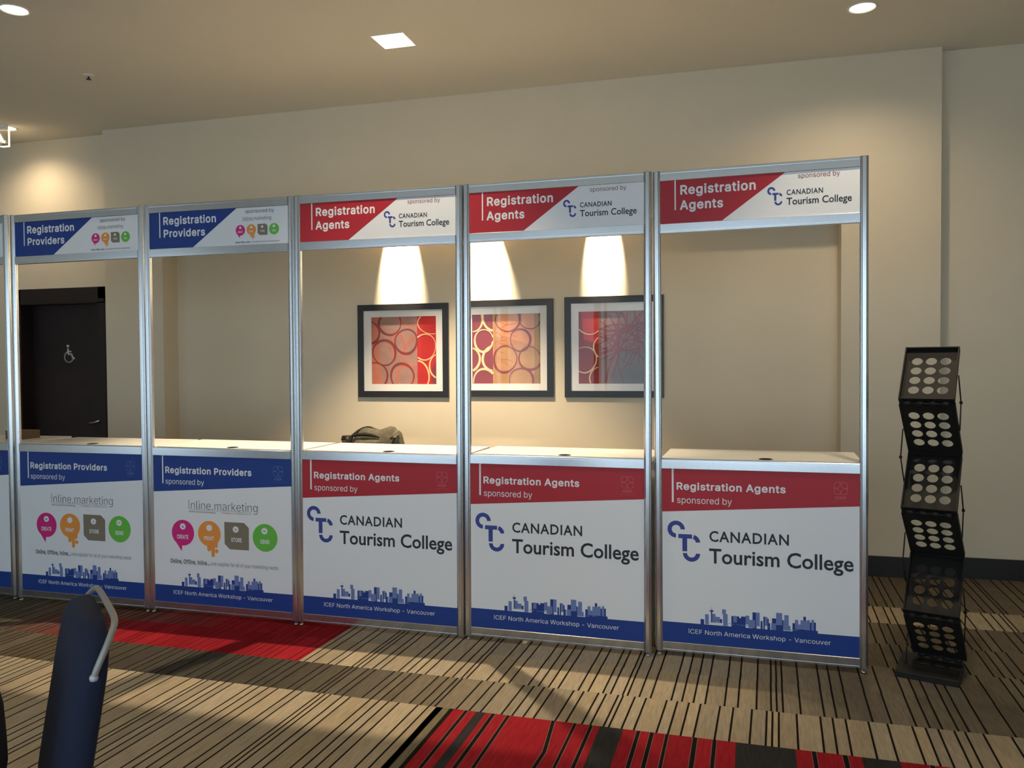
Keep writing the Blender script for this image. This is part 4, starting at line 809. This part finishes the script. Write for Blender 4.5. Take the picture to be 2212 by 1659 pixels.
def gridfill(mbp, box, y, fn, nx, nz):
    x0, x1, z0, z1 = box
    for i in range(nx):
        for j in range(nz):
            a, b = x0+(x1-x0)*i/nx, x0+(x1-x0)*(i+1)/nx; c_, d = z0+(z1-z0)*j/nz, z0+(z1-z0)*(j+1)/nz
            mbp.add([(a, y, c_), (b, y, c_), (b, y, d), (a, y, d)], [(0, 1, 2, 3)], fn((i+.5)/nx, (j+.5)/nz))
def art1(mb, cx, z0, B, y):
    bx = (B[0]-cx, B[1]-cx, B[2]-z0, B[3]-z0); xs = 1.889-cx
    mb.add([(bx[0], y-.0003, bx[2]), (xs, y-.0003, bx[2]), (xs, y-.0003, bx[3]), (bx[0], y-.0003, bx[3])], [(0, 1, 2, 3)], A['greyrose'])
    mb.add([(bx[0], y-.0004, bx[2]), (bx[0]+.10, y-.0004, bx[2]), (bx[0]+.07, y-.0004, bx[2]+.3), (bx[0]+.085, y-.0004, bx[3]), (bx[0], y-.0004, bx[3])], [(0, 1, 2, 3, 4)], A['salmon'])
    mb.add([(xs, y-.0003, bx[2]), (bx[1], y-.0003, bx[2]), (bx[1], y-.0003, bx[3]), (xs, y-.0003, bx[3])], [(0, 1, 2, 3)], A['red'])
    mb.add([(bx[1]-.035, y-.0004, bx[2]), (bx[1], y-.0004, bx[2]), (bx[1], y-.0004, bx[2]+.22), (bx[1]-.05, y-.0004, bx[2]+.1)], [(0, 1, 2, 3)], A['plum'])
    L_ = [(1.642, 1.872, .100, .095), (1.440, 1.797, .100, .100), (1.587, 1.626, .107, .104), (1.788, 1.720, .100, .104), (1.495, 1.425, .122, .115), (1.750, 1.425, .107, .104)]
    lb = (bx[0], xs, bx[2], bx[3])
    rings(mb, shift([(1.83, 1.93, .11, .08), (1.71, 1.68, .06, .10), (1.88, 1.62, .115, .12), (1.78, 1.39, .085, .12), (1.80, 1.37, .10, .16)], cx, z0), lb, A['coral'], .010, y-.0005, 5)
    rings(mb, shift(L_, cx, z0), lb, A['ring'], .015, y-.0009, 1)
    rings(mb, shift([(2.030, 1.872, .135, .09), (1.955, 1.670, .100, .110), (2.095, 1.507, .100, .10), (1.890, 1.430, .107, .120)], cx, z0), (xs, bx[1], bx[2], bx[3]), A['cream'], .010, y-.0013, 2)
def art2(mb, cx, z0, B, y):
    bx = (B[0]-cx, B[1]-cx, B[2]-z0, B[3]-z0); xs = 2.557-cx
    mb.add([(bx[0], y-.0003, bx[2]), (xs, y-.0003, bx[2]), (xs, y-.0003, bx[3]), (bx[0], y-.0003, bx[3])], [(0, 1, 2, 3)], A['darkred'])
    mb.add([(xs, y-.0003, bx[2]), (bx[1], y-.0003, bx[2]), (bx[1], y-.0003, bx[3]), (xs, y-.0003, bx[3])], [(0, 1, 2, 3)], A['tan'])
    mb.add([(xs+.02, y-.0004, bx[3]-.18), (bx[1]-.05, y-.0004, bx[3]-.26), (bx[1]-.05, y-.0004, bx[3]), (xs+.05, y-.0004, bx[3])], [(0, 1, 2, 3)], A['peach'])
    mb.add([(bx[1]-.05, y-.0004, bx[2]), (bx[1], y-.0004, bx[2]), (bx[1], y-.0004, bx[3]), (bx[1]-.05, y-.0004, bx[3])], [(0, 1, 2, 3)], A['olive'])
    rr = random.Random(4)
    for k in range(16):
        a = rr.uniform(-.5, .5); c0 = (xs+rr.uniform(-.02, .12), bx[2]+rr.uniform(.05, .5)); L_ = rr.uniform(.08, .2)
        pts = [(c0[0]+L_*t*math.cos(a), c0[1]+L_*t*math.sin(a)+.01*math.sin(6*t)) for t in [i/8 for i in range(9)]]
        for run in clip_poly(pts, xs, bx[1], bx[2], bx[3]): interp_strip(mb, run, .005, y-.00045-k*.00001, A['coral'])
    rings(mb, shift([(2.685, 1.880, .102, .092), (2.790, 1.717, .086, .088), (2.661, 1.563, .098, .108), (2.870, 1.567, .092, .095), (2.872, 1.885, .088, .080), (2.796, 1.385, .098, .105)], cx, z0), (xs, bx[1], bx[2], bx[3]), A['rose'], .014, y-.0009, 8)
    rings(mb, shift([(2.385, 1.90, .082, .11), (2.575, 1.90, .105, .10), (2.478, 1.717, .080, .090), (2.345, 1.565, .10, .10), (2.570, 1.567, .105, .100), (2.480, 1.380, .092, .105)], cx, z0), (bx[0], xs, bx[2], bx[3]), A['cream'], .014, y-.0013, 9)
def art3(mb, cx, z0, B, y):
    bx = (B[0]-cx, B[1]-cx, B[2]-z0, B[3]-z0); xs = 3.435-cx
    mb.add([(bx[0], y-.0003, bx[2]), (xs, y-.0003, bx[2]), (xs, y-.0003, bx[3]), (bx[0], y-.0003, bx[3])], [(0, 1, 2, 3)], A['darkred'])
    mb.add([(bx[0]+.04, y-.00035, bx[3]-.22), (xs, y-.00035, bx[3]-.26), (xs, y-.00035, bx[3]), (bx[0]+.02, y-.00035, bx[3])], [(0, 1, 2, 3)], A['red'])
    mb.add([(xs, y-.0003, bx[2]), (bx[1], y-.0003, bx[2]), (bx[1], y-.0003, bx[3]), (xs, y-.0003, bx[3])], [(0, 1, 2, 3)], A['mauve'])
    mb.add([(xs+.10, y-.0004, bx[2]), (bx[1], y-.0004, bx[2]), (bx[1], y-.0004, bx[2]+.26), (xs+.16, y-.0004, bx[2]+.30)], [(0, 1, 2, 3)], A['slate'])
    rr = random.Random(11); c1 = [(3.585-cx, 1.757-z0), (3.60-cx, 1.63-z0), (3.745-cx, 1.72-z0), (3.66-cx, 1.80-z0)]
    k = 0
    for (px_, pz) in c1:
        for i in range(15):
            a = 2*PI*i/15+rr.uniform(-.2, .2); L_ = rr.uniform(.18, .42); bnd = rr.uniform(-.06, .06); o_ = rr.uniform(-.05, .0)
            pts = []
            for t in [j/14 for j in range(15)]:
                q = o_+L_*t
                pts.append((px_+q*math.cos(a)-bnd*math.sin(PI*t)*math.sin(a), pz+q*math.sin(a)+bnd*math.sin(PI*t)*math.cos(a)))
            for run in clip_poly(pts, xs, bx[1], bx[2], bx[3]): interp_strip(mb, run, rr.uniform(.006, .012), y-.0005-k*.000008, A['rose'])
            k += 1
    rings(mb, shift([(3.355, 1.870, .105, .118), (3.322, 1.553, .092, .105), (3.475, 1.650, .078, .095), (3.445, 1.405, .085, .085)], cx, z0), (bx[0], xs, bx[2], bx[3]), A['cream'], .007, y-.0013, 12)
picture(1.346, 2.172, 1.246, 2.036, 1.469, 2.060, 1.357, 1.929, art1, 'left framed abstract picture, with a bright red stripe down its right side')
picture(2.255, 3.067, 1.254, 2.046, 2.378, 2.958, 1.361, 1.931, art2, 'middle framed abstract picture, peach with cream rings on its dark red left stripe')
picture(3.160, 3.944, 1.252, 2.053, 3.273, 3.832, 1.361, 1.935, art3, 'right framed abstract picture, tangled rose lines on grey beside a dark red stripe')
picture_spot(1.745, 0, 41, 'small spotlight hidden above the left picture')
picture_spot(2.44, -14, 42, 'small spotlight hidden above the middle picture')
picture_spot(3.475, 0, 36, 'small spotlight hidden above the right picture')

# ------------------------------------------------------------------ brochure rack
TH = -.341; E_ = Vector((math.cos(TH), math.sin(TH), 0)); N_ = Vector((-E_.y, E_.x, 0))
rk = tag(empty('brochure_rack', (5.39, .14, 0)), 'empty black folding zigzag brochure rack standing right of the counters', 'brochure rack')
ORG = Vector((5.39, .14, 0)); FL = Vector((5.242, .015, 0))
WR = .2325
def hinge(z, front): return FL + E_*(.0465-.025*z) + N_*(.017 if front else .257) + Vector((0, 0, z)) - ORG
HZ = [1.586, 1.323, 1.059, .802, .556, .308, .050]
HP = [hinge(z, i % 2 == 1) for i, z in enumerate(HZ)]
def rack_panel(top, bot):
    """perforated tray between two hinge lines: plate at the back of shallow side walls"""
    up = (top-bot); L_ = up.length; up.normalize()
    nrm = E_.cross(up).normalized()          # points to the viewer's side
    if nrm.dot(N_) > 0: nrm = -nrm
    P = lambda u, v_, d: bot + E_*u + up*v_ + nrm*d
    mb = MB(); gap = .012; v0, v1 = gap, L_-gap; dep = .026; th = .003
    mu, mv = .022, .042; nx, nz = 3, 4; r = .0245
    cw, ch = (WR-2*mu)/nx, (v1-v0-2*mv)/nz; n = 24
    for (d, flip) in ((0, False), (-th, True)):
        V = []; Fc = []
        def q4(a, b, c_, e_): 
            o = len(V); V.extend([P(*a, d), P(*b, d), P(*c_, d), P(*e_, d)]); Fc.append((o, o+1, o+2, o+3))
        q4((0, v0), (WR, v0), (WR, v0+mv), (0, v0+mv)); q4((0, v1-mv), (WR, v1-mv), (WR, v1), (0, v1))
        q4((0, v0+mv), (mu, v0+mv), (mu, v1-mv), (0, v1-mv)); q4((WR-mu, v0+mv), (WR, v0+mv), (WR, v1-mv), (WR-mu, v1-mv))
        for i in range(nx):
            for j in range(nz):
                cu, cvv = mu+cw*(i+.5), v0+mv+ch*(j+.5); o = len(V)
                for k in range(n):
                    a = 2*PI*k/n; ca, sa = math.cos(a), math.sin(a)
                    t = min(cw/2/abs(ca) if abs(ca) > 1e-6 else 9, ch/2/abs(sa) if abs(sa) > 1e-6 else 9)
                    V.append(P(cu+r*ca, cvv+r*sa, d)); V.append(P(cu+t*ca, cvv+t*sa, d))
                for k in range(n):
                    k2 = (k+1) % n; Fc.append((o+2*k, o+2*k+1, o+2*k2+1, o+2*k2))
                for sx_, sy_ in ((1, 1), (-1, 1), (-1, -1), (1, -1)):
                    a = math.atan2(sy_*ch, sx_*cw) % (2*PI); k = int(a/(2*PI/n)) % n; k2 = (k+1) % n
                    V.append(P(cu+sx_*cw/2, cvv+sy_*ch/2, d)); Fc.append((o+2*k+1, len(V)-1, o+2*k2+1))
        mb.add(V, Fc, m_rack)
    for i in range(nx):
        for j in range(nz):
            cu, cvv = mu+cw*(i+.5), v0+mv+ch*(j+.5); V = []
            for k in range(n):
                a = 2*PI*k/n; V += [P(cu+r*math.cos(a), cvv+r*math.sin(a), 0), P(cu+r*math.cos(a), cvv+r*math.sin(a), -th)]
            mb.add(V, [(2*k, 2*k+1, (2*k+3) % (2*n), (2*k+2) % (2*n)) for k in range(n)], m_rack, True)
    def bar(u0, u1, a, b, d0, d1):
        vs = [P(u, v_, d) for d in (d0, d1) for (u, v_) in ((u0, a), (u1, a), (u1, b), (u0, b))]
        mb.add(vs, [(3, 2, 1, 0), (4, 5, 6, 7), (0, 1, 5, 4), (1, 2, 6, 5), (2, 3, 7, 6), (3, 0, 4, 7)], m_rack)
    return mb, P, bar, v0, v1, L_
for i in range(6):
    mb, P, bar, v0, v1, L_ = rack_panel(HP[i], HP[i+1])
    d0, d1 = (-.003, .024) if i % 2 == 0 else (-.024, .003)
    bar(-.004, .002, v0, v1, d0, d1); bar(WR-.002, WR+.004, v0, v1, d0, d1)
    bar(-.004, WR+.004, v1-.004, v1+.002, d0, d1); bar(-.004, WR+.004, v0-.002, v0+.004, d0, d1)
    mb.obj('tray_panel', rk)
for i in range(1, 7):
    h_ = HP[i]; mb = MB()
    mb.tube([h_+E_*.018, h_+E_*(WR-.018)], .0075, m_rack, 10)
    for a, b in ((.02, .05), (.075, .105), (.13, .16), (.185, .215)):
        mb.tube([h_+E_*a, h_+E_*b], .0125, m_rack, 10)
    mb.obj('hinge', rk)
def mid(i): return (HP[i]+HP[i+1])/2
for i, side in ((0, 1), (2, 1), (4, 1), (1, 0), (3, 0), (5, 0)):
    off = E_*(WR+.008) if side else E_*(-.008)
    a = mid(i)+off; b = (mid(i+1)+off) if i < 5 else HP[6]+off-N_*.14+Vector((0, 0, -.012))
    j = HP[i+1]+off+N_*(.185 if side else -.195)
    if i == 5: j = HP[6]+off-N_*.17; b = j+Vector((0, 0, .004))
    mb = MB(); mb.tube([a, j], .0032, m_rack, 8); mb.tube([j, b], .0032, m_rack, 8)
    mb.lathe([(0, -.006), (.007, -.006), (.007, .006), (0, .006)], j, m_rack, 10, 'x')
    mb.obj('brace', rk)
E2 = Vector((.957, -.2915, 0)); N2 = Vector((.2915, .957, 0))
mb = MB(); b0 = FL-ORG
def BP(u, v_, z): return b0+E2*u+N2*v_+Vector((0, 0, z))
c_ = .012
low = [BP(0, 0, 0), BP(.277, 0, 0), BP(.277, .30, 0), BP(0, .30, 0)]; upv = [BP(0, 0, .026), BP(.277, 0, .026), BP(.277, .30, .026), BP(0, .30, .026)]
tpv = [BP(c_*.4, c_*.4, .031), BP(.277-c_*.4, c_*.4, .031), BP(.277-c_*.4, .30-c_*.4, .031), BP(c_*.4, .30-c_*.4, .031)]
mb.add(low+upv+tpv, [(3, 2, 1, 0), (8, 9, 10, 11)]+[(i, (i+1) % 4, (i+1) % 4+4, i+4) for i in range(4)]+[(i+4, (i+1) % 4+4, (i+1) % 4+8, i+8) for i in range(4)], m_rack)
mb.add([BP(.0, .16, .031), BP(.277, .16, .031), BP(.277, .165, .034), BP(0, .165, .034), BP(0, .30, .034), BP(.277, .30, .034)], [(0, 1, 2, 3), (3, 2, 5, 4)], m_rack)
mb.obj('base', rk)

# ------------------------------------------------------------------ chairs
def chair_parts(root, fab, handle=True):
    """local frame: +x faces forward, z up, origin on the floor below the backrest"""
    tilt = math.radians(9.0); W2 = .215; H0, H1 = .47, .945
    def B_(t, y_, h_):      # t: from front face (0) to rear, h_: height
        x_ = -(t-.033) - (h_-H0)*math.tan(tilt)
        return (x_-.02, y_, h_)
    def outline(ins, r=.105, n=10):
        pts = []; w_ = W2-ins; top = H1-ins; bt = H0+ins
        for cy, cz, a0 in ((w_-r, top-r, 0), (-(w_-r), top-r, 90)):
            for k in range(n+1):
                a = math.radians(a0+90*k/n); pts.append((cy+r*math.cos(a), cz+r*math.sin(a)))
        r2 = .04
        for cy, cz, a0 in ((-(w_-r2), bt+r2, 180), (w_-r2, bt+r2, 270)):
            for k in range(n+1):
                a = math.radians(a0+90*k/n); pts.append((cy+r2*math.cos(a), cz+r2*math.sin(a)))
        return pts
    lev = [(.000, .045), (.004, .020), (.016, .004), (.030, 0), (.048, 0), (.060, .006), (.066, .020)]
    V = []; Fc = []; n = None
    for t, ins in lev:
        o_ = outline(ins); n = len(o_)
        V += [B_(t-.010*math.cos(p[0]/W2*1.4)*(1 if t < .02 else .3), p[0], p[1]) for p in o_]
    for i in range(len(lev)-1):
        for k in range(n):
            k2 = (k+1) % n; Fc.append((i*n+k, i*n+k2, (i+1)*n+k2, (i+1)*n+k))
    Fc.append(tuple(range(n-1, -1, -1))); Fc.append(tuple((len(lev)-1)*n+k for k in range(n)))
    mb = MB(); mb.add(V, Fc, fab, True); mb.obj('backrest', root)
    pts = []
    ctrl = [(.034, W2+.005, H1-.100), (.037, W2+.008, H1-.080), (.048, W2+.004, H1-.045), (.060, W2-.014, H1-.014), (.068, W2-.042, H1+.002), (.070, W2-.09, H1+.006)]
    pts = [B_(*c) for c in ctrl] + [B_(.070, 0, H1+.007)] + [B_(c[0], -c[1], c[2]) for c in ctrl[::-1]]
    def smooth(p, it=2):
        for _ in range(it):
            q = [p[0]]
            for a, b in zip(p, p[1:]):
                a, b = Vector(a), Vector(b); q += [a*.75+b*.25, a*.25+b*.75]
            p = q+[p[-1]]
        return p
    if handle:
        mb = MB(); mb.tube(smooth(pts, 3), .0075, m_tube, 12); o = mb.obj('top_handle', root); o['label'] = 'grey metal handle tube over the top of the back'
    for sg in (1, -1) if handle else ():
        mb = MB(); p = Vector(B_(.034, sg*(W2+.005), H1-.101)); mb.lathe([(0, -.006), (.008, -.006), (.0095, 0), (.008, .006), (0, .006)], p, m_screw, 12)
        o = mb.obj('end_cap', root); o['label'] = 'pale end cap'
    # seat cushion
    V = []; Fc = []; lv = [(.385, .03), (.39, .008), (.405, 0), (.435, 0), (.452, .010), (.460, .035)]
    def so(ins, r=.06):
        pts = []
        for cx, cy, a0 in ((.44-ins-r, W2-ins-r, 0), (.0+ins+r, W2-ins-r, 90), (.0+ins+r, -(W2-ins-r), 180), (.44-ins-r, -(W2-ins-r), 270)):
            for k in range(7):
                a = math.radians(a0+90*k/6); pts.append((cx+r*math.cos(a), cy+r*math.sin(a)))
        return pts
    for z_, ins in lv:
        o_ = so(ins); n = len(o_); V += [(p[0], p[1], z_) for p in o_]
    for i in range(len(lv)-1):
        for k in range(n):
            k2 = (k+1) % n; Fc.append((i*n+k, i*n+k2, (i+1)*n+k2, (i+1)*n+k))
    Fc.append(tuple(range(n-1, -1, -1))); Fc.append(tuple((len(lv)-1)*n+k for k in range(n)))
    mb = MB(); mb.add(V, Fc, fab, True); mb.obj('seat', root)
    for sg in (1, -1):
        mb = MB(); mb.tube([(.40, sg*.20, .39), (.43, sg*.205, 0)], .011, m_tube, 10); mb.obj('leg', root)
        mb = MB(); mb.tube([B_(.055, sg*.19, .52), (-.01, sg*.19, .42), (-.03, sg*.20, .30), (-.08, sg*.205, 0)], .011, m_tube, 10); mb.obj('leg', root)
    mb = MB(); mb.tube([(.40, -.20, .378), (.40, .20, .378)], .010, m_tube, 8); mb.tube([(.02, -.19, .378), (.02, .19, .378)], .010, m_tube, 8)
    mb.tube([(.02, .19, .378), (.40, .19, .378)], .010, m_tube, 8); mb.tube([(.02, -.19, .378), (.40, -.19, .378)], .010, m_tube, 8)
    mb.obj('seat_frame', root)
def chair(loc, face, fab, label, handle=True):
    r = empty('banquet_chair', loc, (0, 0, face)); tag(r, label, 'chair')
    chair_parts(r, fab, handle); return r
CHF = math.atan2(-.753, -.658)
chair((2.95, -2.73, 0), CHF, m_navyfab, 'navy upholstered banquet chair with a grey metal handle, seen edge on')
sb = tag(empty('shoulder_bag', (2.80, -2.90, .459), (0, 0, CHF)), 'dark brown soft bag just showing at the lower left corner', 'bag')
V = []; Fc = []; nr, nn = 14, 28
for i in range(nr+1):
    t = PI*i/nr; z_ = .205-.205*math.cos(t); r_ = math.sin(t)**.6
    for k_ in range(nn):
        a = 2*PI*k_/nn; x_, y_ = .15*r_*math.cos(a), .205*r_*math.sin(a)
        n_ = 1+.08*noise.noise(Vector((x_*9, y_*9, z_*7)))
        V.append((x_*n_, y_*n_, max(z_, .0)))
for i in range(nr):
    for k_ in range(nn):
        k2 = (k_+1) % nn; Fc.append((i*nn+k_, i*nn+k2, (i+1)*nn+k2, (i+1)*nn+k_))
mb = MB(); mb.add(V, Fc, m_brownfab, True); mb.obj('bag_body', sb)
mb = MB(); mb.tube([(0, -.12, .37), (0, -.10, .47), (0, 0, .52), (0, .10, .47), (0, .12, .37)], .009, m_strap, 8); mb.obj('bag_handle', sb)

# ------------------------------------------------------------------ things behind the counters
st = tag(empty('side_table', (1.75, 1.86, 0)), 'low side table behind the counters carrying backpack and coffee cup', 'table')
mb = MB(); mb.box((-.60, -.22, .735), (.60, .22, .76), m_casing); mb.obj('tabletop', st)
for sx_ in (-1, 1):
    for sy_ in (-1, 1):
        mb = MB(); mb.tube([(sx_*.56, sy_*.18, .736), (sx_*.56, sy_*.18, 0)], .016, m_tube, 10); mb.obj('leg', st)
cp = tag(empty('coffee_cup', (1.408, 1.85, .76)), 'red paper coffee cup with a black lid beside the backpack', 'cup')
mb = MB(); mb.lathe([(0, 0), (.031, 0), (.044, .145), (.046, .148), (.044, .151), (0, .151)], (0, 0, 0), m_cup, 28); mb.obj('cup_body', cp)
mb = MB(); mb.lathe([(.0443, .139), (.0452, .139), (.0456, .148), (.0446, .148)], (0, 0, 0), m_cupw, 28); o = mb.obj('rim_band', cp); o['label'] = 'cream rim band'
mb = MB(); rr = random.Random(2)
for k_ in range(4):
    a0 = -PI/2-.1+k_*.25
    pts = [(.0448*math.cos(a0+t*.2), .0448*math.sin(a0+t*.2), .118+.008*math.sin(t*6+k_)) for t in [i/6 for i in range(7)]]
    mb.tube(pts, .0022, m_cupw, 6)
o = mb.obj('printed_script', cp); o['label'] = 'pale script lettering'
mb = MB(); mb.lathe([(.0500, .150), (.0505, .153), (.0495, .160), (.0455, .164), (.0435, .180), (.041, .183), (.038, .180), (0, .180)], (0, 0, 0), m_lid, 28); mb.obj('lid', cp)
bp = tag(empty('backpack', (1.68, 1.86, .76)), 'olive canvas backpack slumped behind the counter next to the coffee cup', 'backpack')
SIL = [(1.450,.76),(1.452,.84),(1.46,.889),(1.466,.919),(1.488,.95),(1.518,.981),(1.548,1.004),(1.578,1.014),(1.614,1.012),(1.65,1.006),(1.685,.995),(1.72,1.001),(1.759,1.016),(1.785,1.025),(1.818,1.02),(1.838,.996),(1.87,.985),(1.881,.959),(1.889,.922),(1.904,.892),(1.915,.82),(1.915,.76)]
def hat(x_):
    for (a, za), (b, zb) in zip(SIL, SIL[1:]):
        if a <= x_ <= b and b > a: return za+(zb-za)*(x_-a)/(b-a)
    return .76
V = []; Fc = []; nx, nt = 44, 22
for i in range(nx+1):
    x_ = 1.4505+(1.9145-1.4505)*i/nx; h_ = max(hat(x_)-.76, .02); dp = .105*math.sin(PI*min(max((i+1.2)/(nx+2.4), 0), 1))**.5
    for k_ in range(nt+1):
        a = PI*k_/nt; c0, s0 = math.cos(a), math.sin(a)
        yy = -dp*math.copysign(abs(c0)**.7, c0); zz = h_*abs(s0)**.55
        p = Vector((x_-1.68, yy, zz)); nz_ = noise.noise(Vector((x_*14, yy*14, zz*14)))*.010*(1 if .1 < zz/h_ < .97 else .2)
        V.append((p.x, p.y+nz_*(-1 if c0 > 0 else 1), max(p.z+nz_*.3, 0)))
for i in range(nx):
    for k_ in range(nt): Fc.append((i*(nt+1)+k_, (i+1)*(nt+1)+k_, (i+1)*(nt+1)+k_+1, i*(nt+1)+k_+1))
Fc.append(tuple(range(nt, -1, -1))); Fc.append(tuple(nx*(nt+1)+k_ for k_ in range(nt+1)))
mb = MB(); mb.add(V, Fc, m_canvas, True); mb.obj('bag_body', bp)
# front pocket
V = []; Fc = []; nu, nv = 20, 12
for i in range(nu+1):
    for j in range(nv+1):
        u, v_ = i/nu, j/nv
        bul = (1-(2*u-1)**6)*(1-(2*v_-1)**6)
        V.append((-.175+.235*u+.006*math.sin(9*v_), -.098-.030*bul+.004*noise.noise(Vector((u*7, v_*7, 1))), .004+(.174-.012*abs(2*u-1)**3)*v_))
for i in range(nu):
    for j in range(nv): Fc.append((i*(nv+1)+j, (i+1)*(nv+1)+j, (i+1)*(nv+1)+j+1, i*(nv+1)+j+1))
mb = MB(); mb.add(V, Fc, m_canvas2, True); o = mb.obj('front_pocket', bp, fix=False); o['label'] = 'paler front pocket'
mb = MB(); mb.tube([(-.232, -.085, .05), (-.222, -.08, .14), (-.195, -.06, .19), (-.16, -.03, .226), (-.125, -.01, .248), (-.09, -.005, .256), (-.055, -.005, .252), (-.02, -.01, .238)], [.016, .016, .014, .012, .010, .009, .008, .006], m_strap, 8)
o = mb.obj('piping', bp); o['label'] = 'black edge piping'
mb = MB(); mb.tube([(-.178, -.112, .188), (-.12, -.118, .203), (-.06, -.120, .206), (.0, -.116, .200), (.058, -.108, .182)], [.006, .013, .016, .013, .006], m_strap, 8)
o = mb.obj('pocket_flap', bp); o['label'] = 'dark folded pocket opening'
mb = MB(); mb.tube([(.20, -.06, .235), (.185, -.085, .20), (.16, -.10, .175), (.19, -.10, .185), (.205, -.07, .21)], [.016, .018, .012, .014, .012], m_canvas2, 8)
mb.tube([(.205, -.085, .20), (.20, -.10, .12), (.195, -.10, .03)], [.012, .022, .024], m_strap, 8)
o = mb.obj('side_strap', bp); o['label'] = 'loose strap on the right side'
bx = tag(empty('cardboard_box', (-.185, .28, 1.0272)), 'small brown box on the counter top at the left edge', 'box')
mb = MB(); mb.box((-.15, -.07, 0), (.0, .07, .055), m_cardboard); mb.obj('box_body', bx)
mb = MB(); mb.box((-.152, -.072, .055), (.002, .072, .060), m_cardboard); mb.obj('box_lid', bx)
